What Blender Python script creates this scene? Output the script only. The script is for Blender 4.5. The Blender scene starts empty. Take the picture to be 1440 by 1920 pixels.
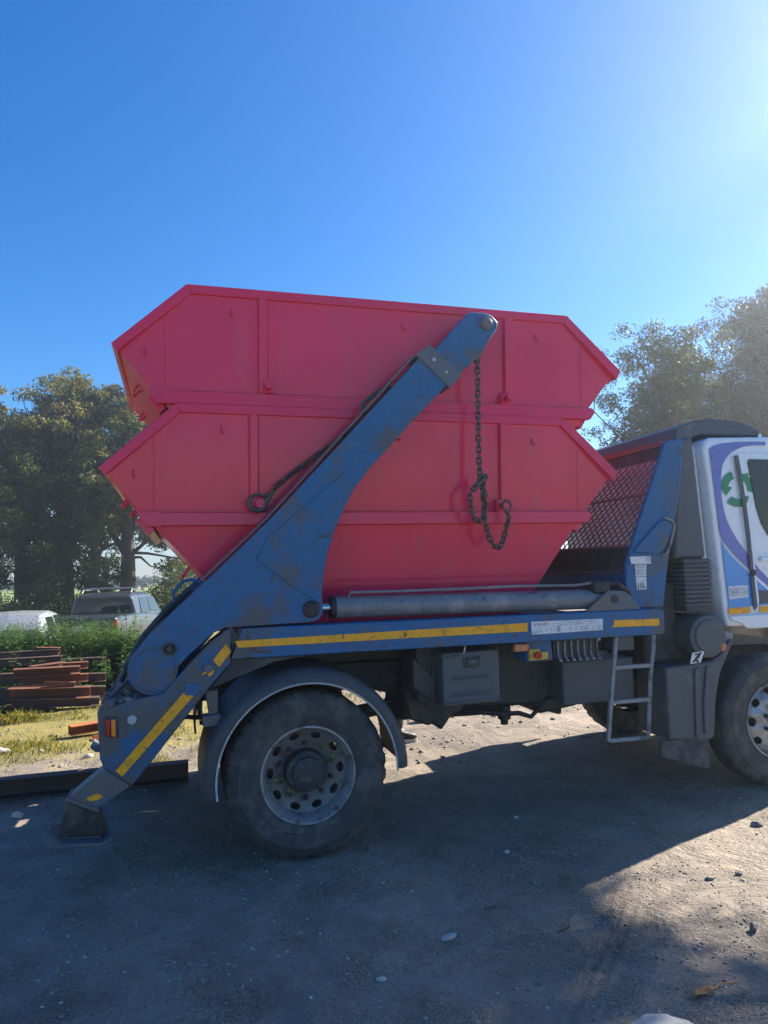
import bpy, bmesh, math, random
import numpy as np
from mathutils import Vector, Matrix
R = math.radians
rng = np.random.default_rng(7)
random.seed(7)
scene = bpy.context.scene
col = scene.collection

# ------------------------------------------------------------------ camera
# world frame: X along the lorry towards its cab, Y across the lorry away from the viewer,
# Z up, origin on the ground under the outer face of the near rear tyre (metres)
CAM = Vector((-0.78, -4.506, 1.785))
yaw, pitch, roll = R(16.2), R(4.53), R(1.46)
fw = Vector((math.sin(yaw) * math.cos(pitch), math.cos(yaw) * math.cos(pitch), math.sin(pitch)))
rt = Vector((math.cos(yaw), -math.sin(yaw), 0))
up = rt.cross(fw)
r2 = rt * math.cos(roll) - up * math.sin(roll)
u2 = up * math.cos(roll) + rt * math.sin(roll)
cd = bpy.data.cameras.new('camera')
cam = bpy.data.objects.new('camera', cd)
col.objects.link(cam)
M = Matrix((r2, u2, -fw)).transposed().to_4x4()
M.translation = CAM
cam.matrix_world = M
cd.sensor_fit = 'VERTICAL'
cd.sensor_height = 36.0
cd.lens = 1333.0 / 1920.0 * 36.0
cd.clip_start = 0.05
cd.clip_end = 3000
scene.camera = cam

# ------------------------------------------------------------------ daylight
SUN_AZ, SUN_EL = R(70.0), R(34.0)          # azimuth from +Y towards +X
world = bpy.data.worlds.new('World')
scene.world = world
world.use_nodes = True
nt = world.node_tree
for n in list(nt.nodes):
    nt.nodes.remove(n)
sky = nt.nodes.new('ShaderNodeTexSky')
sky.sky_type = 'NISHITA'
sky.sun_disc = False
sky.sun_elevation = SUN_EL
sky.sun_rotation = SUN_AZ
sky.altitude = 0
sky.air_density = 1.0
sky.dust_density = 0.0
sky.ozone_density = 5.0
bg = nt.nodes.new('ShaderNodeBackground')
bg.inputs['Strength'].default_value = 0.05
wo = nt.nodes.new('ShaderNodeOutputWorld')
sat = nt.nodes.new('ShaderNodeHueSaturation')       # the photograph's clear, saturated blue
sat.inputs['Saturation'].default_value = 1.32
sat.inputs['Hue'].default_value = 0.504
nt.links.new(sky.outputs[0], sat.inputs['Color'])
nt.links.new(sat.outputs[0], bg.inputs[0])
nt.links.new(bg.outputs[0], wo.inputs[0])

sl = bpy.data.lights.new('sun', 'SUN')
sl.energy = 3.9
sl.angle = R(0.53)
sl.color = (1.0, 0.90, 0.76)
sun = bpy.data.objects.new('sun', sl)
col.objects.link(sun)
sdir = Vector((math.sin(SUN_AZ) * math.cos(SUN_EL), math.cos(SUN_AZ) * math.cos(SUN_EL), math.sin(SUN_EL)))
sun.rotation_euler = sdir.to_track_quat('Z', 'Y').to_euler()
sun.location = (20, 10, 15)

scene.view_settings.view_transform = 'Standard'
scene.view_settings.look = 'None'
scene.view_settings.exposure = 2.0
scene.view_settings.gamma = 1.0
scene.view_settings.use_curve_mapping = False
scene.render.engine = 'CYCLES'
scene.cycles.max_bounces = 6
scene.cycles.diffuse_bounces = 3
scene.cycles.glossy_bounces = 3
scene.cycles.transparent_max_bounces = 8
scene.cycles.use_denoising = True

# ------------------------------------------------------------------ materials
MATS = {}
def _mat(name):
    m = bpy.data.materials.new(name)
    m.use_nodes = True
    t = m.node_tree
    b = t.nodes['Principled BSDF']
    MATS[name] = m
    return m, t, b
def node(t, kind, **kw):
    n = t.nodes.new(kind)
    for k, v in kw.items():
        if k in n.inputs.keys():
            n.inputs[k].default_value = v
        else:
            setattr(n, k, v)
    return n
def noise(t, coord, scale, detail=4, rough=0.55, dist=0.0):
    n = node(t, 'ShaderNodeTexNoise', Scale=scale, Detail=detail, Roughness=rough, Distortion=dist)
    t.links.new(coord, n.inputs['Vector'])
    return n.outputs['Fac']
def ramp(t, fac, stops):
    n = t.nodes.new('ShaderNodeValToRGB')
    e = n.color_ramp.elements
    while len(e) < len(stops):
        e.new(0.5)
    for i, (p, c) in enumerate(stops):
        e[i].position = p
        e[i].color = (*c, 1) if len(c) == 3 else c
    t.links.new(fac, n.inputs['Fac'])
    return n.outputs['Color']
def mixc(t, fac, a, b, mode='MIX'):
    n = t.nodes.new('ShaderNodeMix')
    n.data_type = 'RGBA'
    n.blend_type = mode
    for k, v in (('Factor', fac), ('A', a), ('B', b)):
        i = [s for s in n.inputs if s.name == k and (s.type == 'RGBA' or k == 'Factor')][0]
        if hasattr(v, 'is_output'):
            t.links.new(v, i)
        else:
            i.default_value = v if k == 'Factor' else (*v, 1)
    return [s for s in n.outputs if s.type == 'RGBA'][0]
def bump(t, b, h, strength=0.2, dist=0.01):
    n = node(t, 'ShaderNodeBump', Strength=strength, Distance=dist)
    t.links.new(h, n.inputs['Height'])
    t.links.new(n.outputs[0], b.inputs['Normal'])
    return n
def ocoord(t):
    return t.nodes.new('ShaderNodeTexCoord').outputs['Object']
def gcoord(t):
    return t.nodes.new('ShaderNodeNewGeometry').outputs['Position']

def worn(name, c, dirt, rust=None, rough=0.45, amount=0.5, scale=5.0, metal=0.0, bumps=0.15, coat=0.0, fv=0.2):
    """painted or moulded surface with patches of dirt, chips of rust and fine relief"""
    m, t, b = _mat(name)
    co = gcoord(t)
    n1 = noise(t, co, scale, 6, 0.62)
    n2 = noise(t, co, scale * 7, 5, 0.6)
    hi = 0.72 - amount * 0.34
    k = ramp(t, n1, [(hi - 0.06, (0, 0, 0)), (hi + 0.06, (1, 1, 1))])
    fine = ramp(t, n2, [(0.30, (1 - fv,) * 3), (0.72, (1 + fv * 0.6,) * 3)])
    base = mixc(t, k, c, dirt)
    base = mixc(t, 1.0, base, fine, 'MULTIPLY')
    if rust:
        n3 = noise(t, co, scale * 2.3, 8, 0.7, 0.6)
        kr = ramp(t, n3, [(0.60, (0, 0, 0)), (0.66, (1, 1, 1))])
        base = mixc(t, kr, base, rust)
    t.links.new(base, b.inputs['Base Color'])
    rr = ramp(t, n2, [(0.25, (max(rough - 0.12, 0.05),) * 3), (0.8, (min(rough + 0.2, 1),) * 3)])
    t.links.new(rr, b.inputs['Roughness'])
    b.inputs['Metallic'].default_value = metal
    b.inputs['Coat Weight'].default_value = coat
    b.inputs['Coat Roughness'].default_value = 0.12
    bump(t, b, n2, bumps, 0.004)
    return m
def plain(name, c, rough=0.5, metal=0.0, var=0.12, scale=30, emit=None):
    m, t, b = _mat(name)
    n = noise(t, gcoord(t), scale, 4)
    f = ramp(t, n, [(0.3, (1 - var,) * 3), (0.7, (1 + var,) * 3)])
    t.links.new(mixc(t, 1.0, c, f, 'MULTIPLY'), b.inputs['Base Color'])
    b.inputs['Roughness'].default_value = rough
    b.inputs['Metallic'].default_value = metal
    return m

worn('blue_steel', (0.005, 0.112, 0.275), (0.080, 0.092, 0.105), (0.060, 0.042, 0.030), 0.42, 0.50, 3.2, bumps=0.2)
worn('blue_steel_dirty', (0.005, 0.112, 0.275), (0.10, 0.105, 0.105), (0.075, 0.055, 0.040), 0.5, 0.78, 2.6, bumps=0.3)
worn('grey_blue_steel', (0.10, 0.125, 0.16), (0.14, 0.13, 0.12), (0.10, 0.055, 0.04), 0.5, 0.6, 5)
worn('chassis_black', (0.040, 0.043, 0.048), (0.085, 0.080, 0.074), None, 0.6, 0.5, 4)
worn('grease_black', (0.022, 0.022, 0.024), (0.085, 0.078, 0.07), None, 0.5, 0.35, 9, bumps=0.5)
worn('plastic_grey', (0.095, 0.105, 0.115), (0.15, 0.15, 0.15), None, 0.55, 0.25, 5)
worn('guard_black', (0.050, 0.057, 0.066), (0.095, 0.095, 0.095), None, 0.5, 0.3, 5)
worn('toolbox_grey', (0.085, 0.105, 0.120), (0.14, 0.14, 0.135), None, 0.5, 0.25, 5)
worn('rubber', (0.055, 0.056, 0.058), (0.115, 0.110, 0.102), None, 0.75, 0.55, 6, bumps=0.35)
worn('rim_silver', (0.42, 0.43, 0.44), (0.20, 0.18, 0.15), None, 0.42, 0.45, 9, metal=0.55, bumps=0.1)
worn('disc_grey', (0.20, 0.20, 0.195), (0.12, 0.11, 0.095), None, 0.55, 0.5, 9, metal=0.3, bumps=0.15)
worn('hub_dark', (0.045, 0.045, 0.048), (0.11, 0.10, 0.09), None, 0.65, 0.45, 12, bumps=0.4)
worn('trim_grey', (0.50, 0.52, 0.54), (0.22, 0.22, 0.22), None, 0.5, 0.35, 9)
worn('cylinder_grey', (0.17, 0.185, 0.21), (0.27, 0.27, 0.28), (0.035, 0.035, 0.04), 0.40, 0.5, 4)
worn('ladder_grey', (0.26, 0.265, 0.27), (0.10, 0.095, 0.09), None, 0.5, 0.4, 8)
worn('tape_yellow', (0.95, 0.42, 0.010), (0.60, 0.28, 0.03), (0.05, 0.05, 0.06), 0.4, 0.30, 9, bumps=0.05)
worn('cab_white', (0.80, 0.84, 0.88), (0.74, 0.77, 0.80), None, 0.28, 0.05, 1.5, coat=0.5, bumps=0.01, fv=0.03)
worn('cab_indigo', (0.12, 0.14, 0.48), (0.13, 0.14, 0.42), None, 0.28, 0.05, 1.5, coat=0.5, bumps=0.01, fv=0.03)
worn('cab_sky_blue', (0.055, 0.30, 0.72), (0.10, 0.30, 0.6), None, 0.28, 0.25, 3, coat=0.5, bumps=0.01, fv=0.03)
worn('recycle_green', (0.02, 0.26, 0.12), (0.03, 0.22, 0.12), None, 0.35, 0.2, 5, bumps=0.02)
worn('chain_steel', (0.10, 0.095, 0.09), (0.16, 0.12, 0.095), (0.13, 0.06, 0.035), 0.45, 0.5, 40, metal=0.6)
worn('rust', (0.17, 0.058, 0.026), (0.10, 0.045, 0.028), (0.24, 0.085, 0.03), 0.8, 0.5, 4, bumps=0.4)
worn('rust_dark', (0.075, 0.045, 0.040), (0.105, 0.055, 0.038), (0.09, 0.04, 0.025), 0.75, 0.5, 4, bumps=0.4)
worn('rust_orange', (0.42, 0.135, 0.035), (0.30, 0.10, 0.035), None, 0.8, 0.4, 4, bumps=0.3)
worn('plate_white', (0.72, 0.74, 0.76), (0.45, 0.46, 0.47), None, 0.4, 0.35, 12, bumps=0.03)
worn('stone_pale', (0.55, 0.53, 0.48), (0.42, 0.40, 0.36), None, 0.85, 0.5, 18, bumps=0.6)
worn('stone_dark', (0.17, 0.16, 0.15), (0.26, 0.245, 0.225), None, 0.85, 0.5, 18, bumps=0.6)
worn('car_silver', (0.075, 0.085, 0.10), (0.07, 0.075, 0.08), None, 0.3, 0.3, 3, metal=0.6, coat=0.4, bumps=0.02)
worn('car_white', (0.30, 0.32, 0.35), (0.26, 0.27, 0.28), None, 0.3, 0.25, 3, coat=0.4, bumps=0.02)
worn('work_cloth', (0.022, 0.025, 0.035), (0.04, 0.04, 0.045), None, 0.9, 0.4, 14, bumps=0.4)
worn('boot_leather', (0.018, 0.015, 0.014), (0.05, 0.04, 0.032), None, 0.5, 0.4, 14, bumps=0.3)
worn('skin', (0.50, 0.29, 0.21), (0.46, 0.25, 0.18), None, 0.55, 0.4, 14, bumps=0.1)
worn('bark', (0.075, 0.060, 0.045), (0.115, 0.10, 0.08), None, 0.95, 0.5, 6, bumps=0.8)
plain('print_dark', (0.03, 0.03, 0.035), 0.6)
plain('print_red', (0.35, 0.02, 0.03), 0.6)
plain('print_grey', (0.30, 0.33, 0.36), 0.6)
plain('lens_red', (0.45, 0.01, 0.012), 0.2)
plain('lens_amber', (0.85, 0.25, 0.02), 0.2)
plain('lens_orange', (0.60, 0.20, 0.09), 0.35)
plain('box_yellow', (0.62, 0.42, 0.06), 0.45)
plain('indicator_lime', (0.20, 0.24, 0.06), 0.6)
plain('chrome', (0.6, 0.6, 0.6), 0.2, 1.0)
plain('mesh_maroon', (0.26, 0.095, 0.115), 0.6)
plain('dry_leaf', (0.50, 0.22, 0.07), 0.7, scale=60, var=0.3)
plain('twig', (0.10, 0.075, 0.055), 0.9)

def glass(name, c, rough=0.04):
    m, t, b = _mat(name)
    b.inputs['Base Color'].default_value = (*c, 1)
    b.inputs['Roughness'].default_value = rough
    b.inputs['Specular IOR Level'].default_value = 0.5
    n = noise(t, gcoord(t), 2.0, 3)
    bump(t, b, n, 0.03, 0.02)
glass('glass_dark', (0.015, 0.02, 0.022))

def red_paint():
    m, t, b = _mat('red_paint')
    co = gcoord(t)
    n1 = noise(t, co, 1.7, 4, 0.5)
    c = ramp(t, n1, [(0.3, (0.70, 0.005, 0.070)), (0.7, (0.80, 0.008, 0.086))])
    mp = node(t, 'ShaderNodeMapping')                    # faint run-off streaks and dust
    mp.inputs['Scale'].default_value = (9.0, 9.0, 0.8)
    t.links.new(co, mp.inputs['Vector'])
    streak = noise(t, mp.outputs[0], 1.0, 4, 0.6)
    sk_ = ramp(t, streak, [(0.52, (0, 0, 0)), (0.80, (0.30,) * 3)])
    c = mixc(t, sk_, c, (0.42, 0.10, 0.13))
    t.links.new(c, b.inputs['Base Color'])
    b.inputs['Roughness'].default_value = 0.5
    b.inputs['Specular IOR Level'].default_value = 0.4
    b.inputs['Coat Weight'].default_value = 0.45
    b.inputs['Coat Roughness'].default_value = 0.10
    b.inputs['Coat IOR'].default_value = 1.6
    dent = noise(t, co, 1.1, 1.0, 0.4)
    bump(t, b, dent, 0.30, 0.02)
red_paint()

def leaf_material(name, stops, trans=0.35, rough=0.5):
    m = bpy.data.materials.new(name)
    m.use_nodes = True
    t = m.node_tree
    for n in list(t.nodes):
        t.nodes.remove(n)
    a = node(t, 'ShaderNodeAttribute', attribute_name='tint')
    c = ramp(t, a.outputs['Fac'], stops)
    p = node(t, 'ShaderNodeBsdfPrincipled', Roughness=rough)
    p.inputs['Specular IOR Level'].default_value = 0.12
    tr = t.nodes.new('ShaderNodeBsdfTranslucent')
    mx = node(t, 'ShaderNodeMixShader', Fac=trans)
    o = t.nodes.new('ShaderNodeOutputMaterial')
    t.links.new(c, p.inputs['Base Color'])
    warm = mixc(t, 1.0, c, (1.25, 1.15, 0.55), 'MULTIPLY')
    t.links.new(warm, tr.inputs['Color'])
    t.links.new(p.outputs[0], mx.inputs[1])
    t.links.new(tr.outputs[0], mx.inputs[2])
    t.links.new(mx.outputs[0], o.inputs['Surface'])
    MATS[name] = m
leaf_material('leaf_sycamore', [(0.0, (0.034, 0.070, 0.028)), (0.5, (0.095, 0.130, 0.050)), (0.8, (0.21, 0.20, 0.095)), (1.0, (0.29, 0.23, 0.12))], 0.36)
leaf_material('leaf_ash', [(0.0, (0.035, 0.060, 0.020)), (0.6, (0.085, 0.115, 0.030)), (1.0, (0.20, 0.21, 0.055))], 0.30)
leaf_material('leaf_dark', [(0.0, (0.020, 0.036, 0.014)), (0.6, (0.040, 0.062, 0.022)), (1.0, (0.07, 0.085, 0.03))], 0.12)
leaf_material('leaf_nettle', [(0.0, (0.032, 0.080, 0.022)), (0.6, (0.075, 0.155, 0.042)), (1.0, (0.14, 0.21, 0.06))], 0.40)
leaf_material('leaf_grass', [(0.0, (0.07, 0.10, 0.025)), (0.6, (0.17, 0.19, 0.04)), (1.0, (0.34, 0.28, 0.10))], 0.4)

def ground_material():
    m, t, b = _mat('yard_dirt')
    co = gcoord(t)
    big = noise(t, co, 0.55, 5, 0.6, 0.3)
    mid = noise(t, co, 3.2, 6, 0.62)
    fine = noise(t, co, 42, 3, 0.6)
    grit = noise(t, co, 120, 2, 0.6)
    dirt = ramp(t, big, [(0.32, (0.205, 0.175, 0.144)), (0.55, (0.28, 0.237, 0.19)), (0.72, (0.335, 0.282, 0.222))])
    dark = ramp(t, mid, [(0.34, (0.74,) * 3), (0.62, (1.05,) * 3)])
    spk = ramp(t, grit, [(0.32, (0.50,) * 3), (0.52, (0.98,) * 3), (0.70, (1.75,) * 3)])
    fn = ramp(t, fine, [(0.30, (0.84,) * 3), (0.68, (1.10,) * 3)])
    c = mixc(t, 1.0, dirt, dark, 'MULTIPLY')
    patch = noise(t, co, 1.9, 4, 0.65, 0.8)
    gk = ramp(t, patch, [(0.42, (0.22,) * 3), (0.60, (1.0,) * 3)])
    c = mixc(t, gk, c, mixc(t, 1.0, c, spk, 'MULTIPLY'))
    damp = ramp(t, patch, [(0.50, (1.0,) * 3), (0.68, (0.80, 0.80, 0.82))])
    c = mixc(t, 1.0, c, damp, 'MULTIPLY')
    c = mixc(t, 1.0, c, fn, 'MULTIPLY')
    # verge beyond the lorry: moss and thin grass over pale gravel
    sep = t.nodes.new('ShaderNodeSeparateXYZ')
    t.links.new(co, sep.inputs[0])
    w = node(t, 'ShaderNodeMath', operation='MULTIPLY_ADD')
    t.links.new(mid, w.inputs[0]); w.inputs[1].default_value = 2.6
    t.links.new(sep.outputs['Y'], w.inputs[2])
    mr = node(t, 'ShaderNodeMapRange')
    t.links.new(w.outputs[0], mr.inputs[0])
    mr.inputs[1].default_value = 4.3; mr.inputs[2].default_value = 5.2
    mx = node(t, 'ShaderNodeMapRange')
    t.links.new(sep.outputs['X'], mx.inputs[0])
    mx.inputs[1].default_value = 1.9; mx.inputs[2].default_value = 0.6
    mm = node(t, 'ShaderNodeMath', operation='MULTIPLY')
    t.links.new(mr.outputs[0], mm.inputs[0]); t.links.new(mx.outputs[0], mm.inputs[1])
    moss = ramp(t, fine, [(0.25, (0.12, 0.105, 0.03)), (0.5, (0.24, 0.20, 0.05)), (0.75, (0.30, 0.26, 0.16))])
    moss = mixc(t, 1.0, moss, spk, 'MULTIPLY')
    c = mixc(t, mm.outputs[0], c, moss)
    t.links.new(c, b.inputs['Base Color'])
    rr = ramp(t, mid, [(0.35, (0.72,) * 3), (0.65, (0.95,) * 3)])
    t.links.new(rr, b.inputs['Roughness'])
    b.inputs['Specular IOR Level'].default_value = 0.3
    s = node(t, 'ShaderNodeMath', operation='MULTIPLY_ADD')
    t.links.new(grit, s.inputs[0]); s.inputs[1].default_value = 0.6
    t.links.new(fine, s.inputs[2])
    hm_ = node(t, 'ShaderNodeMath', operation='MULTIPLY')
    t.links.new(s.outputs[0], hm_.inputs[0]); t.links.new(gk, hm_.inputs[1])
    bump(t, b, hm_.outputs[0], 1.0, 0.018)
ground_material()
def field_material():
    m, t, b = _mat('field_grass')
    n = noise(t, gcoord(t), 0.12, 6, 0.65)
    t.links.new(ramp(t, n, [(0.3, (0.16, 0.24, 0.04)), (0.7, (0.26, 0.34, 0.07))]), b.inputs['Base Color'])
    b.inputs['Roughness'].default_value = 0.9
field_material()

# ------------------------------------------------------------------ mesh helpers
WLOC = {}
class MB:
    def __init__(s):
        s.v, s.f, s.mi = [], [], []
    def add(s, v, f, mi=0):
        o = len(s.v)
        s.v += [tuple(map(float, p)) for p in v]
        s.f += [tuple(i + o for i in q) for q in f]
        s.mi += [mi] * len(f)
        return s
    def box(s, x0, x1, y0, y1, z0, z1, mat=None, mi=0):
        v = [(x, y, z) for x in (x0, x1) for y in (y0, y1) for z in (z0, z1)]
        if mat is not None:
            v = [tuple(mat @ Vector(p)) for p in v]
        return s.add(v, [(0, 1, 3, 2), (4, 6, 7, 5), (0, 4, 5, 1), (2, 3, 7, 6), (0, 2, 6, 4), (1, 5, 7, 3)], mi)
    def prism(s, poly, y0, y1, poly1=None, mi=0):
        """outline in the X-Z plane carried across from y0 to y1"""
        n = len(poly)
        q = poly1 or poly
        v = [(a, y0, b) for a, b in poly] + [(a, y1, b) for a, b in q]
        f = [tuple(range(n)), tuple(range(2 * n - 1, n - 1, -1))]
        f += [(i, i + n, (i + 1) % n + n, (i + 1) % n) for i in range(n)]
        return s.add(v, f, mi)
    def tube(s, path, r, n=8, closed=False, mi=0):
        P = [Vector(p) for p in path]
        m = len(P)
        rr = r if hasattr(r, '__len__') else [r] * m
        v, f = [], []
        ref = None
        for i in range(m):
            a = P[(i - 1) % m] if (i > 0 or closed) else P[i]
            b = P[(i + 1) % m] if (i < m - 1 or closed) else P[i]
            t = (b - a).normalized()
            if ref is None:
                ref = t.orthogonal().normalized()
            ref = (ref - t * ref.dot(t)).normalized()
            w = t.cross(ref)
            for k in range(n):
                c = 2 * math.pi * k / n
                v.append(P[i] + (ref * math.cos(c) + w * math.sin(c)) * rr[i])
        for i in range(m if closed else m - 1):
            j = (i + 1) % m
            for k in range(n):
                k2 = (k + 1) % n
                f.append((i * n + k, i * n + k2, j * n + k2, j * n + k))
        if not closed:
            f.append(tuple(range(n - 1, -1, -1)))
            f.append(tuple((m - 1) * n + k for k in range(n)))
        return s.add(v, f, mi)
    def cyl(s, p0, p1, r, n=16, r1=None, mi=0):
        return s.tube([p0, p1], [r, r if r1 is None else r1], n, mi=mi)
    def lathe(s, prof, c, n=48, a0=0.0, a1=360.0, wob=None, mi=0):
        """profile of (radius, y) turned about the Y axis through c"""
        full = abs(a1 - a0) >= 359.9
        m = n if full else n + 1
        v, f = [], []
        for i in range(m):
            a = R(a0 + (a1 - a0) * i / n)
            for j, (r, y) in enumerate(prof):
                q = r + (wob(i, j) if wob else 0)
                v.append((c[0] + q * math.cos(a), c[1] + y, c[2] + q * math.sin(a)))
        k = len(prof)
        for i in range(n):
            i2 = (i + 1) % m
            for j in range(k - 1):
                f.append((i * k + j, i * k + j + 1, i2 * k + j + 1, i2 * k + j))
        return s.add(v, f, mi)
    def mirror(s, yc2):
        s.v = [(x, yc2 - y, z) for x, y, z in s.v]
        return s
    def mesh(s, name, bev=0, smooth=38):
        me = bpy.data.meshes.new(name)
        me.from_pydata(s.v, [], s.f)
        bm = bmesh.new()
        bm.from_mesh(me)
        bmesh.ops.recalc_face_normals(bm, faces=bm.faces)
        bm.to_mesh(me)
        bm.free()
        if smooth:
            me.polygons.foreach_set('use_smooth', [True] * len(me.polygons))
            me.set_sharp_from_angle(angle=R(smooth))
        return me
    def build(s, name, mat, parent=None, bev=0.0, smooth=38, base=False, seg=2):
        A = np.array(s.v)
        lo, hi = A.min(0), A.max(0)
        c = (lo + hi) / 2
        if parent is None or base:
            c[2] = lo[2]
        c = np.round(c, 4)
        mi = list(s.mi)
        s.v = [tuple(p) for p in (A - c)]
        me = s.mesh(name, smooth=smooth)
        for mt in ([mat] if isinstance(mat, str) else mat):
            me.materials.append(MATS[mt])
        if any(mi):
            me.polygons.foreach_set('material_index', mi)
        return link(name, me, tuple(c), parent, bev, seg)
def link(name, me, wloc, parent=None, bev=0, seg=2):
    o = bpy.data.objects.new(name, me)
    col.objects.link(o)
    WLOC[o] = Vector(wloc)
    if parent:
        o.parent = parent
        o.location = Vector(wloc) - WLOC[parent]
    else:
        o.location = wloc
    if bev:
        b = o.modifiers.new('bevel', 'BEVEL')
        b.width = bev
        b.segments = seg
        b.limit_method = 'ANGLE'
        b.angle_limit = R(40)
    return o
def empty(name, loc):
    o = bpy.data.objects.new(name, None)
    col.objects.link(o)
    o.location = loc
    o.empty_display_size = 0.2
    WLOC[o] = Vector(loc)
    return o
def tag(o, label=None, cat=None, group=None, kind=None):
    for k, v in (('label', label), ('category', cat), ('group', group), ('kind', kind)):
        if v:
            o[k] = v
    return o
def inst(name, me, parent, wloc, rot=None, scale=None):
    o = bpy.data.objects.new(name, me)
    col.objects.link(o)
    o.parent = parent
    o.location = Vector(wloc) - WLOC[parent]
    if rot is not None:
        o.rotation_euler = rot.to_euler() if hasattr(rot, 'to_euler') else rot
    if scale is not None:
        o.scale = scale
    return o
def np_mesh(name, V, F, mat, tint=None, smooth=False):
    """V (n,3), F (m,k) arrays straight into a mesh"""
    V = np.asarray(V, np.float32); F = np.asarray(F, np.int32)
    me = bpy.data.meshes.new(name)
    k = F.shape[1]
    me.vertices.add(len(V)); me.vertices.foreach_set('co', V.ravel())
    me.loops.add(F.size); me.loops.foreach_set('vertex_index', F.ravel())
    me.polygons.add(len(F))
    me.polygons.foreach_set('loop_start', np.arange(0, F.size, k, dtype=np.int32))
    if smooth:
        me.polygons.foreach_set('use_smooth', np.ones(len(F), bool))
    me.update(calc_edges=True)
    if tint is not None:
        a = me.attributes.new('tint', 'FLOAT', 'POINT')
        a.data.foreach_set('value', np.asarray(tint, np.float32))
    me.materials.append(MATS[mat])
    return me
def arc(cx, cz, r, a0, a1, n):
    return [(cx + r * math.cos(R(a0 + (a1 - a0) * i / n)), cz + r * math.sin(R(a0 + (a1 - a0) * i / n))) for i in range(n + 1)]
def vnoise(x, y, scale, seed):
    """smooth value noise on arrays"""
    g = np.random.default_rng(seed).random((64, 64))
    u, v = x * scale + 31.7, y * scale + 17.3
    i, j = np.floor(u).astype(int), np.floor(v).astype(int)
    a, b = u - i, v - j
    a, b = a * a * (3 - 2 * a), b * b * (3 - 2 * b)
    i0, j0, i1, j1 = i % 64, j % 64, (i + 1) % 64, (j + 1) % 64
    return (g[i0, j0] * (1 - a) + g[i1, j0] * a) * (1 - b) + (g[i0, j1] * (1 - a) + g[i1, j1] * a) * b - 0.5

# ================================================================== SETTING
TRK = [(0.45, -2.15), (0.896, -1.706), (1.644, -0.949), (1.9, -0.74)]
def terrain(x, y):
    """height of the yard: level round the lorry, dipping behind the beam pile"""
    t = np.clip((y - 6.5) / 4.5, 0, 1)
    z = -0.42 * t * t * (3 - 2 * t)
    near = np.exp(-((x - 1.5) / 7.0) ** 2 - ((y - 0.5) / 7.0) ** 2)
    z = z + near * (0.020 * vnoise(x, y, 1.1, 1) + 0.012 * vnoise(x, y, 3.7, 2) + 0.008 * vnoise(x, y, 11, 3) + 0.006 * vnoise(x, y, 27, 4))
    rough = np.clip((y - 2.4) / 0.8, 0, 1)
    z = z + near * rough * (0.05 * vnoise(x, y, 1.6, 5) + 0.03 * vnoise(x, y, 6, 6))
    # tyre tread prints
    d = np.full_like(x, 9.0)
    for (ax, ay), (bx, by) in zip(TRK[:-1], TRK[1:]):
        ux, uy = bx - ax, by - ay
        L = math.hypot(ux, uy)
        s = np.clip(((x - ax) * ux + (y - ay) * uy) / L / L, 0, 1)
        px, py = x - ax - s * ux, y - ay - s * uy
        dd = (px * uy - py * ux) / L
        d = np.where(np.hypot(px, py) < np.abs(d), np.sign(dd) * np.hypot(px, py), d)
    band = np.clip((0.115 - np.abs(d)) / 0.02, 0, 1) * np.clip((1.9 - x) / 0.4, 0, 1)
    z = z + band * (0.007 * np.clip(np.cos(d * 2 * math.pi / 0.062) * 2 - 1, -.4, 1) - 0.002)
    return z - 0.008
def axis(lo, hi, fine0, fine1, step):
    a = list(np.arange(fine0, fine1, step))
    s, v = step, fine1
    while v < hi:
        a.append(v); s *= 1.09; v += s
    a.append(hi)
    s, v = step, fine0
    b = []
    while v > lo:
        s *= 1.09; v -= s; b.append(v)
    b[-1] = lo
    return np.array(b[::-1] + a)
xs = axis(-260, 300, -1.6, 3.6, 0.02)
ys = axis(-60, 420, -2.7, 0.6, 0.02)
GX, GY = np.meshgrid(xs, ys, indexing='ij')
GZ = terrain(GX, GY)
nx, ny = GX.shape
idx = np.arange(nx * ny).reshape(nx, ny)
F = np.stack([idx[:-1, :-1], idx[1:, :-1], idx[1:, 1:], idx[:-1, 1:]], -1).reshape(-1, 4)
gme = np_mesh('ground', np.stack([GX, GY, GZ], -1).reshape(-1, 3), F, 'yard_dirt', smooth=True)
ground = link('ground', gme, (0, 0, 0))
tag(ground, 'compacted grey brown dirt yard with mossy verge behind the lorry', 'ground', kind='structure')
def gz(x, y):
    return float(terrain(np.array([float(x)]), np.array([float(y)]))[0])

mb = MB()
xf = np.linspace(-200, 260, 24); yf = np.array([31, 45, 70, 110, 180, 400.0])
v = [(x, y, -0.40 - (0.0 if y > 31 else 0.08)) for x in xf for y in yf]
f = [(i * 6 + j, (i + 1) * 6 + j, (i + 1) * 6 + j + 1, i * 6 + j + 1) for i in range(23) for j in range(5)]
mb.add(v, f)
tag(mb.build('field', 'field_grass'), 'bright green meadow stretching away behind the trees', 'field', kind='structure')

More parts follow.
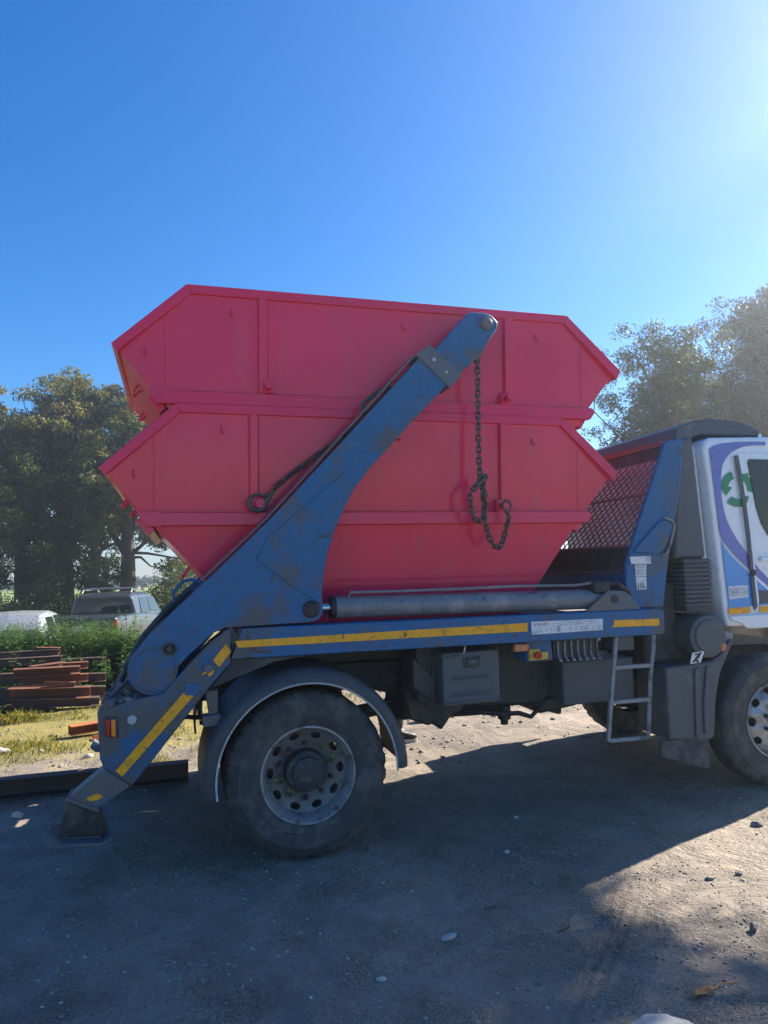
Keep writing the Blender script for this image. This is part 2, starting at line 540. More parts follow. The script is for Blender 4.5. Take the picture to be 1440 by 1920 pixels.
# loose stones strewn over the yard
def stones(name, n, xr, yr, smin, smax, mat, seed, flat=0.6, power=2.5):
    g = np.random.default_rng(seed)
    ico = np.array([(0, 0, 1), (.894, 0, .447), (.276, .851, .447), (-.724, .526, .447), (-.724, -.526, .447), (.276, -.851, .447),
                    (.724, .526, -.447), (-.276, .851, -.447), (-.894, 0, -.447), (-.276, -.851, -.447), (.724, -.526, -.447), (0, 0, -1)])
    tri = np.array([(0, 1, 2), (0, 2, 3), (0, 3, 4), (0, 4, 5), (0, 5, 1), (1, 6, 2), (2, 7, 3), (3, 8, 4), (4, 9, 5), (5, 10, 1),
                    (2, 6, 7), (3, 7, 8), (4, 8, 9), (5, 9, 10), (1, 10, 6), (11, 7, 6), (11, 8, 7), (11, 9, 8), (11, 10, 9), (11, 6, 10)])
    x = g.uniform(*xr, n); y = g.uniform(*yr, n)
    keep = vnoise(x, y, 1.3, seed + 1) + 0.6 * vnoise(x, y, 5, seed + 2) + 0.42 > g.random(n) * 0.75
    x, y = x[keep], y[keep]; n = len(x)
    s = smin + (smax - smin) * g.random(n) ** power
    z = terrain(x, y)
    J = ico[None] * (1 + 0.28 * g.standard_normal((n, 12, 1))).clip(0.55, 1.5)
    J = J * np.stack([np.ones(n), g.uniform(0.55, 1, n), g.uniform(flat * 0.5, flat, n)], -1)[:, None, :]
    a = g.uniform(0, 6.28, n); ca, sa = np.cos(a)[:, None], np.sin(a)[:, None]
    X = J[..., 0] * ca - J[..., 1] * sa; Y = J[..., 0] * sa + J[..., 1] * ca
    V = np.stack([X, Y, J[..., 2]], -1) * s[:, None, None]
    V += np.stack([x, y, z + s * 0.15], -1)[:, None, :]
    Fc = (tri[None] + 12 * np.arange(n)[:, None, None]).reshape(-1, 3)
    return link(name, np_mesh(name, V.reshape(-1, 3), Fc, mat), (0, 0, 0))
tag(stones('gravel', 24000, (-2.0, 4.2), (-2.5, 1.2), 0.0016, 0.010, 'stone_dark', 11, power=3.5), 'small dark grit scattered over the yard', 'gravel', kind='stuff')
tag(stones('gravel', 7000, (-2.0, 4.2), (-2.5, 1.2), 0.0014, 0.009, 'stone_pale', 21, power=4), 'small pale chips scattered over the yard', 'gravel', kind='stuff')
tag(stones('gravel', 5200, (-4.5, 5.5), (1.7, 6.4), 0.005, 0.034, 'stone_dark', 31, power=4), 'grey rubble strewn along the verge behind the lorry', 'gravel', kind='stuff')

# grass tufts on the verge
def blades(name, xr, yr, n, hmin, hmax, seed, clump=True, mat='leaf_grass', wid=0.006):
    g = np.random.default_rng(seed)
    x = g.uniform(*xr, n); y = g.uniform(*yr, n)
    k = vnoise(x, y, 1.7, seed) + vnoise(x, y, 6.0, seed + 1) * 0.7
    keep = k > g.uniform(-0.15, 0.45, n)
    x, y, k = x[keep], y[keep], k[keep]; n = len(x)
    h = (hmin + (hmax - hmin) * g.random(n) ** 2) * (0.6 + 1.2 * k.clip(0, 0.6))
    z = terrain(x, y)
    a = g.uniform(0, 6.28, n); l = g.uniform(0.1, 0.8, n) * h
    w = wid * g.uniform(0.6, 1.4, n)
    dx, dy = np.cos(a), np.sin(a)
    B = np.stack([x, y, z - 0.01], -1)
    S = np.stack([-dy * w, dx * w, 0 * w], -1)
    Mid = B + np.stack([dx * l * .35, dy * l * .35, h * 0.6], -1)
    T = B + np.stack([dx * l, dy * l, h], -1)
    V = np.stack([B - S, B + S, Mid + S * .7, T, Mid - S * .7], 1).reshape(-1, 3)
    Fc = np.arange(5 * n).reshape(-1, 5)
    t = np.repeat(g.random(n) * 0.75 + 0.25 * (k > 0.3), 5)
    return link(name, np_mesh(name, V, Fc, mat, t), (0, 0, 0))
tag(blades('verge_grass', (-5.5, 1.0), (2.7, 6.3), 45000, 0.015, 0.075, 41, wid=0.0035), 'thin yellow green grass growing through verge gravel', 'grass', kind='stuff')
tag(blades('verge_grass', (-4.2, -1.0), (5.3, 6.2), 9000, 0.03, 0.12, 43, wid=0.0028), 'taller grass tufts along the foot of the beam pile', 'grass', kind='stuff')
tag(blades('verge_grass', (0.6, 9.0), (4.2, 7.5), 9000, 0.03, 0.16, 47), 'rough grass on the far side of the lorry', 'grass', kind='stuff')

# ================================================================== SKIP LORRY
W2 = 2.48                                     # overall width; far side mirrors the near side
truck = empty('skip_lorry', (1.3, 1.24, 0))
tag(truck, 'blue skip loader lorry with pale liveried cab carrying two stacked red skips', 'lorry')
def P(mb, name, mat, bev=0.004, parent=None, mirror=False, **k):
    if mirror:
        mb.mirror(W2)
    return mb.build(name, mat, parent or truck, bev, **k)

def hole_disc(mb, c, r0, r1, yf, nh, rc, ha, hb, per=8):
    """annulus with nh oval openings; yf(r) gives the depth"""
    for h in range(nh):
        am = 2 * math.pi * h / nh
        w = math.pi / nh
        n = per * 4
        outer, inner = [], []
        for i in range(n):
            s, k = divmod(i, per)
            u = k / per
            if s == 0: rr, aa = r0, am - w + 2 * w * u
            elif s == 1: rr, aa = r0 + (r1 - r0) * u, am + w
            elif s == 2: rr, aa = r1, am + w - 2 * w * u
            else: rr, aa = r1 - (r1 - r0) * u, am - w
            outer.append((rr, aa))
            th = math.atan2((rr - (r0 + r1) / 2) / ((r1 - r0) / 2), (aa - am) / w)
            inner.append((rc + ha * math.sin(th), am + hb / rc * math.cos(th)))
        V = []
        for lst, dy in ((outer, 0), (inner, 0), (inner, 0.012)):
            for r_, a_ in lst:
                V.append((c[0] + r_ * math.cos(a_), c[1] + yf(r_) + dy, c[2] + r_ * math.sin(a_)))
        Fc = []
        for i in range(n):
            j = (i + 1) % n
            Fc += [(i, j, n + j, n + i), (n + i, n + j, 2 * n + j, 2 * n + i)]
        mb.add(V, Fc)
nut = MB(); nut.cyl((0, 0, 0), (0, -0.035, 0), 0.017, 6); nut.cyl((0, -.03, 0), (0, -0.048, 0), 0.011, 8)
nut_me = nut.mesh('wheel_nut'); nut_me.materials.append(MATS['hub_dark'])
ptr = MB(); ptr.prism([(-.017, -.012), (.017, -.012), (.006, .045), (-.006, .045)], -.018, -.010)
ptr.cyl((0, -.010, 0), (0, -.022, 0), .022, 10)
ptr_me = ptr.mesh('nut_pointer'); ptr_me.materials.append(MATS['indicator_lime'])

def tyre_mesh(mb, c, y0, rad=0.516):
    pr = [(.290, .035), (.305, .018), (.335, .010), (.352, .005), (.356, .001), (.362, .005), (.40, 0), (.43, .001), (.437, -.003), (.444, .003),
          (.462, .008), (.486, .020), (.503, .034), (.513, .046), (.516, .075), (.506, .078), (.506, .088), (.516, .091), (.516, .135),
          (.506, .138), (.506, .148), (.516, .151), (.516, .195), (.506, .198), (.506, .208), (.514, .211), (.506, .245), (.47, .27), (.40, .275), (.33, .26), (.290, .245)]
    pr = [(r * rad / .516 if r > .29 else r, y + y0) for r, y in pr]
    mb.lathe(pr, c, 128, wob=lambda i, j: (-0.014 if (i % 4 == 0 and j in (11, 12, 13, 14)) else 0))
    return mb
def wheel(X, yo, far, dual, front):
    c = (X, yo, 0.509)
    mir = lambda mb: mb.mirror(W2) if far else mb
    t = P(mir(tyre_mesh(MB(), c, 0)), 'tyre', 'rubber', 0)
    if dual:
        P(mir(tyre_mesh(MB(), c, 0.31)), 'tyre', 'rubber', 0)
    mb = MB()
    if not front:
        mb.lathe([(.284, .032), (.300, .030), (.303, .020), (.299, .012), (.291, .012), (.284, .026), (.272, .050), (.262, .085), (.256, .12), (.254, .26)], c, 64)
        dm = MB()
        hole_disc(dm, c, .125, .258, lambda r: .165 - (r - .135) * .35, 10, .226, .022, .033)
    else:
        mb.lathe([(.284, .032), (.300, .028), (.303, .016), (.299, .008), (.291, .010), (.286, .03), (.280, .06), (.276, .14)], c, 64)
        hole_disc(mb, c, .13, .279, lambda r: .055 - .075 * max(0, min(1, (.279 - r) / .09)) ** 0.7, 10, .245, .022, .036)
    rim = P(mir(mb), 'wheel_rim', 'rim_silver', 0, parent=t)
    if not front:
        P(mir(dm), 'wheel_disc', 'disc_grey', 0, parent=t)
    P(mir(MB().lathe([(.02, .20), (.235, .20), (.245, .21), (.245, .30)], c, 32)), 'brake_drum', 'chassis_black', 0, parent=t)
    hb = MB()
    if not front:
        hb.lathe([(.140, .17), (.128, .150), (.128, .085), (.118, .075), (.098, .070), (.096, .045), (.085, .038), (.0, .036)], c, 32)
        for k in range(10):
            a = R(36 * k + 9)
            hb.cyl((X + .108 * math.cos(a), yo + .08, .509 + .108 * math.sin(a)), (X + .108 * math.cos(a), yo + .062, .509 + .108 * math.sin(a)), .009, 6)
    else:
        hb.lathe([(.135, .0), (.128, -.02), (.120, -.055), (.095, -.065), (.0, -.07)], c, 32)
    P(mir(hb), 'wheel_hub', 'hub_dark', 0, parent=t)
    if far:
        return t
    for k in range(10):
        a = R(36 * k + 18)
        rn = .170 if not front else .160
        yy = yo + (.150 if not front else -.018)
        pos = (X + rn * math.cos(a), yy, .509 + rn * math.sin(a))
        inst('wheel_nut', nut_me, t, pos)
        if not front and k in (0, 1, 5, 6):
            inst('nut_pointer', ptr_me, t, (pos[0], pos[1] - .004, pos[2]), rot=(0, R(40 + 50 * k), 0))
    return t
wheel(0.0, 0.0, False, True, False)
wheel(0.0, 0.0, True, True, False)
wheel(3.785, 0.15, False, False, True)
wheel(3.785, 0.15, True, False, True)

# rear mudguards: moulded arch with a pale edging strip
for far in (False, True):
    mb = MB()
    c = (0.0, 0, .515)
    mb.lathe([(.568, -.030), (.578, -.040), (.60, -.038), (.628, -.022), (.648, .010), (.656, .06), (.658, .60), (.640, .60), (.638, .06), (.615, .0), (.58, -.018), (.572, -.016), (.568, -.030)], c, 56, -1, 188)
    fd = P(mb, 'mudguard', 'guard_black', 0, mirror=far)
    mb = MB()
    mb.lathe([(.560, -.036), (.571, -.044), (.575, -.030), (.563, -.024), (.560, -.036)], c, 56, -2, 189)
    P(mb, 'edge_strip', 'trim_grey', 0, parent=fd, mirror=far)

# body frame rails
RAIL = [(-0.47, 1.247), (2.66, 1.247), (2.682, 1.262), (2.682, 1.405), (2.672, 1.424), (2.64, 1.436), (-0.40, 1.436)]
for far in (False, True):
    mb = MB().prism(RAIL, .03, .21)
    P(mb, 'body_rail', 'blue_steel', .008, mirror=far)
# cross members under the skips
for x in (-.35, .5, 1.35, 2.2):
    P(MB().box(x - .06, x + .06, .214, W2 - .214, 1.27, 1.385), 'cross_member', 'chassis_black')
P(MB().box(-.30, 2.3, .45, W2 - .45, 1.3855, 1.395), 'deck_plate', 'blue_steel', .002)

# slanting stabiliser legs with lamp housing
LEG = [(-.4705, 1.436), (-.50, 1.428), (-.590, 1.362), (-.695, 1.258), (-.807, 1.140), (-.872, 1.070), (-1.038, 1.045), (-1.238, .995), (-1.222, .72), (-1.20, .668), (-1.045, .545), (-.608, 1.075), (-.4705, 1.226)]
for far in (False, True):
    leg = P(MB().prism(LEG, .032, .215), 'stabiliser_leg', 'blue_steel_dirty', .008, mirror=far)
    # sliding inner leg, hinge and foot
    P(MB().prism([(-1.196, .664), (-1.050, .548), (-1.232, .440), (-1.385, .515)], .036, .208), 'inner_leg', 'grey_blue_steel', .006, parent=leg, mirror=far)
    P(MB().prism([(-1.405, .503), (-1.232, .420), (-1.218, .436), (-1.392, .522)], .028, .216), 'leg_collar', 'grey_blue_steel', .003, parent=leg, mirror=far)
    P(MB().prism([(-1.400, .500), (-1.226, .418), (-1.218, .36), (-1.190, .280), (-1.435, .300), (-1.430, .37)], .040, .204), 'foot_joint', 'grease_black', .01, parent=leg, mirror=far)
    mb = MB()
    ft = [(-1.515, .315), (-1.47, .272), (-1.20, .248), (-1.150, .280), (-1.140, .292), (-1.205, .266), (-1.46, .290), (-1.505, .328)]
    mb.prism(ft, -.03, .275)
    for y in (.062, .165):
        mb.prism([(-1.44, .28), (-1.36, .40), (-1.27, .40), (-1.21, .258)], y, y + .016)
    P(mb, 'foot_plate', 'grey_blue_steel', .003, parent=leg, mirror=far)
    mb = MB().prism([(-1.195, .96), (-1.125, .955), (-1.122, .835), (-1.190, .848)], .018, .033)
    lamp = P(mb, 'tail_lamp', 'chassis_black', .004, parent=leg, mirror=far)
    mb = MB().prism([(-1.188, .950), (-1.166, .948), (-1.164, .850), (-1.186, .857)], .004, .0175)
    P(mb, 'lamp_lens', 'lens_red', .004, parent=leg, mirror=far)
    mb = MB().prism([(-1.160, .946), (-1.135, .944), (-1.133, .842), (-1.158, .849)], .008, .0175)
    P(mb, 'lamp_lens', 'lens_amber', .004, parent=leg, mirror=far)
    P(MB().cyl((-1.045, .034, .932), (-1.045, .014, .932), .026, 16).cyl((-1.045, .016, .932), (-1.045, .002, .932), .012, 6), 'bolt', 'trim_grey', .002, parent=leg, mirror=far)
    P(MB().cyl((-.605, .034, 1.205), (-.605, .012, 1.205), .028, 16), 'bolt', 'grey_blue_steel', .004, parent=leg, mirror=far)
    P(MB().prism([(-.745, 1.125), (-.660, 1.118), (-.655, 1.045), (-.742, 1.052)], .020, .033), 'cover_plate', 'blue_steel', .003, parent=leg, mirror=far)
    P(MB().prism([(-.625, 1.06), (-.545, 1.06), (-.545, .90), (-.60, .90)], .10, .16).prism([(-.640, .91), (-.53, .915), (-.528, .85), (-.638, .845)], .06, .17), 'side_marker', 'lens_orange' if False else 'grey_blue_steel', .006, parent=leg, mirror=far)
# gussets below the knee
P(MB().prism([(-.60, 1.07), (-.472, 1.222), (-.472, 1.246), (.08, 1.246), (-.20, 1.215)], .06, .19), 'knee_gusset', 'chassis_black')

# rear cross beam, tipping hooks and the dirt lying on it
P(MB().box(-1.235, -.92, .218, W2 - .218, .70, .93), 'rear_beam', 'chassis_black', .01)
P(MB().prism([(-1.235, .93), (-.86, .93), (-.80, 1.10), (-.95, 1.18), (-1.10, 1.12), (-1.235, 1.0)], .218, W2 - .218), 'rear_platform', 'grease_black', .02)
P(MB().prism([(-1.12, 1.15), (-.98, 1.40), (-.70, 1.62), (-.56, 1.60), (-.70, 1.35), (-.86, 1.12)], .40, .52), 'tipping_hook', 'grease_black', .015)
P(MB().prism([(-1.12, 1.15), (-.98, 1.40), (-.70, 1.62), (-.56, 1.60), (-.70, 1.35), (-.86, 1.12)], W2 - .52, W2 - .40), 'tipping_hook', 'grease_black', .015)
mb = MB()
g = np.random.default_rng(5)
for k in range(130):
    x, y = g.uniform(-1.22, -1.0), g.uniform(.03, .9)
    r = g.uniform(.012, .04)
    z = 1.0 + .35 * max(0, (x + 1.22)) * (1 if y > .22 else .5)
    q = [(x + r * g.uniform(.6, 1.2) * math.cos(a) , y + r * math.sin(a), z + (r if i % 2 else r * .5)) for i, a in enumerate(np.linspace(0, 6.28, 6)[:-1])]
    mb.add([(x, y, z + r * 1.1)] + q + [(x, y, z - r)], [(0, i + 1, (i + 1) % 5 + 1) for i in range(5)] + [(6, (i + 1) % 5 + 1, i + 1) for i in range(5)])
tag(P(mb, 'caked_dirt', 'stone_dark', 0, smooth=0), kind='stuff')
mb = MB()
for y0 in (.26, .36):
    mb.tube([(-.70, y0, 1.50), (-.80, y0, 1.60), (-.815, y0, 1.66), (-.75, y0, 1.735), (-.70, y0, 1.745), (-.63, y0, 1.725), (-.60, y0, 1.66)], .011, 8)
P(mb, 'grab_handle', 'blue_steel', 0)
mb = MB()
mb.tube([(-1.02, .25, 1.32), (-.90, .25, 1.47), (-.84, .25, 1.50), (-.80, .25, 1.49)], .016, 8)
mb.tube([(-1.10, .27, 1.20), (-.98, .27, 1.40), (-.85, .27, 1.55), (-.70, .27, 1.68)], .026, 8)
mb.tube([(-1.13, .30, 1.12), (-1.05, .30, 1.28), (-.92, .30, 1.42)], .018, 8)
P(mb, 'hydraulic_hose', 'grease_black', 0)

# lifting arms
def arm_outline():
    a = [(.893, 3.300), (1.020, 3.050), (.448, 2.452), (.345, 2.32), (.258, 2.164), (.195, 2.02), (.152, 1.884), (.126, 1.76), (.112, 1.642), (.118, 1.52)]
    a += arc(.040, 1.535, .080, -10, -90, 4)
    a += [(-.30, 1.447), (-.500, 1.445), (-.570, 1.415), (-.722, 1.288), (-.800, 1.200)]
    a += arc(-.925, 1.212, .150, -38, -205, 12)
    a += [(-.950, 1.420), (-.635, 1.717), (-.234, 2.097)]
    return a
for far in (False, True):
    low = arm_outline()
    arm = P(MB().prism(low, .055, .235), 'lifting_arm', 'blue_steel', .008, mirror=far)
    # telescopic head
    hd = [(.800, 3.140), (.960, 2.985), (1.318, 3.304), (1.355, 3.370), (1.440, 3.492), (1.447, 3.540), (1.400, 3.587), (1.345, 3.604), (1.222, 3.596)]
    head = P(MB().prism(hd, .075, .215), 'arm_head', 'blue_steel', .01, parent=arm, mirror=far)
    cl = [(.800, 3.250), (.905, 3.330), (1.140, 3.125), (1.045, 3.030)]
    P(MB().prism(cl, .043, .247), 'arm_collar', 'grey_blue_steel', .005, parent=arm, mirror=far)
    for (x, z) in ((.930, 3.222), (1.018, 3.138)):
        P(MB().cyl((x, .045, z), (x, .034, z), .014, 6), 'bolt', 'trim_grey', .001, parent=arm, mirror=far)
    P(MB().cyl((1.352, .08, 3.520), (1.352, .058, 3.520), .048, 24).cyl((1.352, .06, 3.520), (1.352, .050, 3.520), .034, 24), 'pivot_pin', 'grey_blue_steel', .004, parent=head, mirror=far)
    P(MB().prism([(1.255, 3.36), (1.345, 3.44), (1.335, 3.30), (1.285, 3.255)], .12, .17), 'chain_lug', 'grey_blue_steel', .006, parent=head, mirror=far)
    # doubler plate on the elbow, weld seams, bosses
    pl = [(.345, 2.452), (.440, 2.446), (.340, 2.318), (.253, 2.162), (.190, 2.02), (.147, 1.884), (.121, 1.76), (.107, 1.642), (.110, 1.56), (-.10, 1.70), (-.30, 1.86), (-.235, 1.995), (-.099, 2.112), (.25, 2.40)]
    P(MB().prism(pl, .047, .056), 'doubler_plate', 'blue_steel', .003, parent=arm, mirror=far)
    P(MB().lathe([(.128, .050), (.133, .046), (.138, .050), (.138, .056)], (-.921, 0, 1.212), 40), 'weld_ring', 'grey_blue_steel', 0, parent=arm, mirror=far)
    P(MB().lathe([(.0, .040), (.018, .040), (.022, .050), (.030, .042), (.040, .042), (.040, .056)], (-.832, 0, 1.330), 24), 'pivot_boss', 'grease_black', 0, parent=arm, mirror=far)
    P(MB().lathe([(.0, .030), (.035, .030), (.05, .036), (.055, .046), (.055, .06)], (.040, 0, 1.535), 28), 'ram_pin', 'grease_black', 0, parent=arm, mirror=far)
    # worn strip along the upper edge of the arm
    P(MB().prism([(-.64, 1.735), (-.24, 2.113), (.79, 3.238), (.782, 3.246), (-.247, 2.121), (-.647, 1.743)], .05, .24), 'wear_strip', 'grey_blue_steel', .002, parent=arm, mirror=far)
    # ram
    cyl = P(MB().cyl((.195, .14, 1.537), (2.20, .14, 1.520), .072, 28), 'lift_ram', 'cylinder_grey', .006, mirror=far)
    P(MB().lathe([(.0, .0), (.076, .0), (.076, .03)], (0, 0, 0), 8) if False else MB().cyl((.182, .14, 1.537), (.215, .14, 1.537), .077, 28), 'gland', 'grease_black', .004, parent=cyl, mirror=far)
    P(MB().cyl((.03, .14, 1.537), (.19, .14, 1.537), .032, 16), 'piston_rod', 'chrome', 0, parent=cyl, mirror=far)
    P(MB().tube([(.30, .10, 1.600), (.31, .10, 1.632), (.6, .095, 1.630), (1.0, .095, 1.630), (1.5, .095, 1.636), (2.0, .10, 1.628), (2.14, .10, 1.640), (2.20, .10, 1.62)], .010, 8), 'oil_pipe', 'cylinder_grey', 0, parent=cyl, mirror=far)
    P(MB().box(2.12, 2.26, .06, .22, 1.56, 1.655), 'port_block', 'grease_black', .02, parent=cyl, mirror=far)
    P(MB().tube([(2.22, .12, 1.62), (2.34, .10, 1.63), (2.44, .12, 1.57), (2.50, .16, 1.44)], .022, 8), 'hydraulic_hose', 'grease_black', 0, parent=cyl, mirror=far)
    P(MB().prism([(2.03, 1.437), (2.22, 1.585), (2.36, 1.575), (2.40, 1.545), (2.50, 1.437)], .035, .060), 'ram_bracket', 'grey_blue_steel', .006, mirror=far)
    P(MB().cyl((2.27, .03, 1.52), (2.27, .10, 1.52), .032, 16), 'bolt', 'grease_black', .003, mirror=far)
# bent wire and guard on the arm's back
P(MB().tube([(.655, .15, 3.091), (.58, .15, 3.02), (.479, .15, 2.951), (.442, .15, 2.918), (.440, .15, 2.87), (.452, .15, 2.838), (.49, .15, 2.82)], .014, 8), 'bent_rod', 'chassis_black', 0)
P(MB().tube([(.46, .15, 2.84), (.64, .15, 3.04)], .010, 8), 'bent_rod', 'chassis_black', 0)

# yellow reflective tape
def tape(poly, far=False, y=.0275, th=.0022):
    P(MB().prism(poly, y - th, y), 'reflective_tape', 'tape_yellow', 0, mirror=far)
for far in (False, True):
    tape([(-.445, 1.360), (1.558, 1.381), (1.556, 1.322), (-.425, 1.318)], far)
    tape([(2.250, 1.369), (2.633, 1.363), (2.630, 1.312), (2.225, 1.319), (2.245, 1.335)], far)
    tape([(-.500, 1.345), (-.468, 1.298), (-.540, 1.205), (-.578, 1.250)], far)
    tape([(-.595, 1.232), (-.570, 1.180), (-.600, 1.150), (-.612, 1.176), (-.650, 1.160)], far)
    tape([(-.711, 1.112), (-.672, 1.067), (-1.098, .610), (-1.135, .645)], far)
    tape([(-1.200, .505), (-1.235, .530), (-1.295, .505), (-1.275, .488), (-1.230, .490)], far, y=.0355)

# rating plate with its lettering
def text(body, x, z, size, y, name, mat, parent=None, sx=1.0, ang=0.0, weight=0.0):
    cu = bpy.data.curves.new(name, 'FONT')
    cu.body = body
    cu.size = size
    cu.offset = weight
    cu.extrude = 0.0004
    tmp = bpy.data.objects.new(name, cu)
    col.objects.link(tmp)
    bpy.context.view_layer.update()
    me = bpy.data.meshes.new_from_object(tmp.evaluated_get(bpy.context.evaluated_depsgraph_get()))
    bpy.data.objects.remove(tmp)
    Mx = Matrix.Translation((0, 0, 0)) @ Matrix.Rotation(R(90), 4, 'X') @ Matrix.Rotation(ang, 4, 'Z') @ Matrix.Diagonal((sx, 1, 1, 1))
    me.transform(Mx)
    me.materials.clear()
    me.materials.append(MATS[mat])
    return link(name, me, (x, y, z), parent or truck)
pl = P(MB().prism([(1.587, 1.387), (2.157, 1.384), (2.153, 1.304), (1.587, 1.297)], .0245, .0285), 'rating_plate', 'plate_white', 0)
text('HYVALIFT', 1.602, 1.357, .026, .0238, 'lettering', 'print_red', pl, 1.05)
text('CE', 1.602, 1.306, .026, .0238, 'lettering', 'print_dark', pl, 1.2)
mb = MB()
for k, (a, b, z) in enumerate(((1.80, 2.13, 1.374), (1.76, 2.10, 1.366), (1.80, 2.13, 1.352), (1.80, 2.0, 1.358))):
    mb.box(a, b, .0238, .0245, z, z + .0022)
for k in range(6):
    mb.box(1.88 + .045 * k, 1.905 + .045 * k, .0238, .0245, 1.333, 1.338)
    mb.box(1.88 + .045 * k, 1.905 + .045 * k, .0238, .0245, 1.317, 1.322)
mb.prism([(1.785, 1.310), (1.812, 1.310), (1.810, 1.335), (1.804, 1.350), (1.796, 1.350), (1.786, 1.335)], .0238, .0245)
mb.prism(arc(1.660, 1.316, .007, 0, 330, 10), .0238, .0245)
mb.box(1.70, 1.703, .0238, .0245, 1.315, 1.335)
mb.box(1.74, 1.743, .0238, .0245, 1.315, 1.340)
P(mb, 'printed_lines', 'print_grey', 0, parent=pl, smooth=0)

# ------------------------------------------------ running gear below the rails
for far in (False, True):
    P(MB().prism([(-.95, .98), (-.5, 1.08), (.6, 1.08), (4.6, 1.0), (4.6, .78), (.9, .80), (.5, .90), (-.5, .90), (-.95, .82)], .80, .90), 'chassis_rail', 'chassis_black', .006, mirror=far)
P(MB().box(-.45, 2.5, .82, W2 - .82, 1.085, 1.25), 'subframe', 'chassis_black', .01)
P(MB().cyl((0, .62, .509), (0, W2 - .62, .509), .075, 16), 'rear_axle', 'chassis_black', 0)
P(MB().lathe([(0.02, -.20), (.16, -.15), (.21, 0), (.16, .15), (.02, .20)], (0.02, 1.24, .515), 20), 'differential', 'grease_black', 0)
P(MB().tube([(.12, 1.24, .55), (2.0, 1.24, .78)], .05, 12), 'prop_shaft', 'chassis_black', 0)
for far in (False, True):
    mb = MB()
    for k in range(5):
        L = .75 - .11 * k
        z = .70 - .022 * k
        mb.prism([(-L, z + .10 * (L / .75) ** 2), (0, z), (L, z + .10 * (L / .75) ** 2), (L, z + .10 * (L / .75) ** 2 - .018), (0, z - .02), (-L, z + .10 * (L / .75) ** 2 - .018)], .70, .78)
    P(mb, 'leaf_spring', 'chassis_black', 0, mirror=far)
P(MB().prism([(.82, .86), (.87, .66), (1.02, .60), (1.05, .62), (1.12, .56), (1.20, .66), (1.30, .70), (1.30, .92), (.82, .92)], .62, 1.05), 'air_tank_bracket', 'chassis_black', .02)
P(MB().cyl((.80, .95, .72), (1.75, .95, .70), .125, 20), 'air_tank', 'chassis_black', .02)
P(MB().cyl((1.15, 1.55, .66), (2.1, 1.55, .66), .13, 20), 'air_tank', 'chassis_black', .02)
P(MB().prism([(.84, 1.24), (1.00, 1.24), (1.0, .85), (.93, .78), (.84, .84)], .34, .50), 'bracket_plate', 'chassis_black', .01)
# grey stowage box with ribbed lid and recessed latch
tb = P(MB().prism([(.968, 1.190), (1.397, 1.198), (1.394, .832), (.965, .824)], .16, .56), 'stowage_box', 'toolbox_grey', .012)
P(MB().prism([(.940, 1.02), (.966, 1.19), (.966, .826), (.93, .84), (.80, .95), (.80, 1.16)], .30, .62), 'box_side', 'chassis_black', .01, parent=tb)
P(MB().prism([(1.12, 1.152), (1.245, 1.156), (1.243, 1.095), (1.225, 1.080), (1.135, 1.078), (1.12, 1.092)], .152, .1605), 'latch_recess', 'chassis_black', .004, parent=tb)
P(MB().prism([(1.145, 1.138), (1.22, 1.141), (1.218, 1.105), (1.147, 1.103)], .138, .1525), 'latch', 'toolbox_grey', .006, parent=tb)
for z, x0, x1 in ((1.012, 1.03, 1.33), (.995, 1.03, 1.31), (.905, 1.03, 1.33), (.886, 1.03, 1.345), (1.155, .99, 1.10), (.845, .98, 1.385)):
    P(MB().prism([(x0, z), (x1, z + .006), (x1, z + .016), (x0, z + .010)], .150, .162), 'lid_rib', 'toolbox_grey', .003, parent=tb)
# tank and boxes ahead of it
P(MB().prism([(1.42, 1.20), (2.05, 1.21), (2.05, .78), (1.90, .70), (1.42, .72)], .55, .95), 'fuel_tank', 'chassis_black', .03)
P(MB().box(2.0, 2.62, .35, .80, .72, 1.05), 'battery_box', 'plastic_grey', .015)
P(MB().prism([(1.86, .70), (1.93, .62), (2.25, .66), (2.5, .74), (2.5, .80), (1.86, .80)], .60, .95), 'silencer', 'chassis_black', .02)
P(MB().tube([(1.30, .55, .70), (1.55, .5, .67), (1.70, .5, .665), (1.80, .5, .63), (1.86, .5, .68), (2.0, .5, .75), (2.2, .45, .80), (2.45, .40, .84)], .018, 8), 'brake_hose', 'grease_black', 0)
P(MB().cyl((1.60, .55, .72), (1.60, .55, .62), .05, 14).cyl((1.60, .55, .62), (1.60, .55, .58), .03, 12), 'drain_valve', 'grease_black', .005)
P(MB().tube([(1.13, .14, 1.246), (1.125, .13, 1.22), (1.115, .125, 1.19)], .006, 6), 'cable_tail', 'plate_white', 0)
# marker lamp, emergency stop, valve block with levers
lm = P(MB().prism([(1.472, 1.236), (1.575, 1.231), (1.578, 1.222), (1.576, 1.182), (1.469, 1.180), (1.466, 1.19)], .055, .10), 'side_marker', 'lens_orange', .008)
P(MB().prism([(1.46, 1.24), (1.585, 1.24), (1.585, 1.25), (1.46, 1.25)], .06, .12), 'lamp_bracket', 'chassis_black', .002, parent=lm)
P(MB().prism([(1.575, 1.246), (1.775, 1.246), (1.785, 1.10), (1.575, 1.10)], .10, .30), 'valve_cover', 'blue_steel', .006)
es = P(MB().prism([(1.589, 1.193), (1.668, 1.190), (1.668, 1.170), (1.734, 1.166), (1.732, 1.116), (1.586, 1.113)], .070, .0995), 'emergency_stop', 'box_yellow', .005)
P(MB().cyl((1.640, .072, 1.150), (1.640, .045, 1.150), .020, 16).cyl((1.640, .05, 1.150), (1.640, .035, 1.150), .027, 16), 'stop_button', 'lens_red', .003, parent=es)
P(MB().box(1.80, 2.17, .12, .30, 1.105, 1.246), 'valve_block', 'chassis_black', .008)
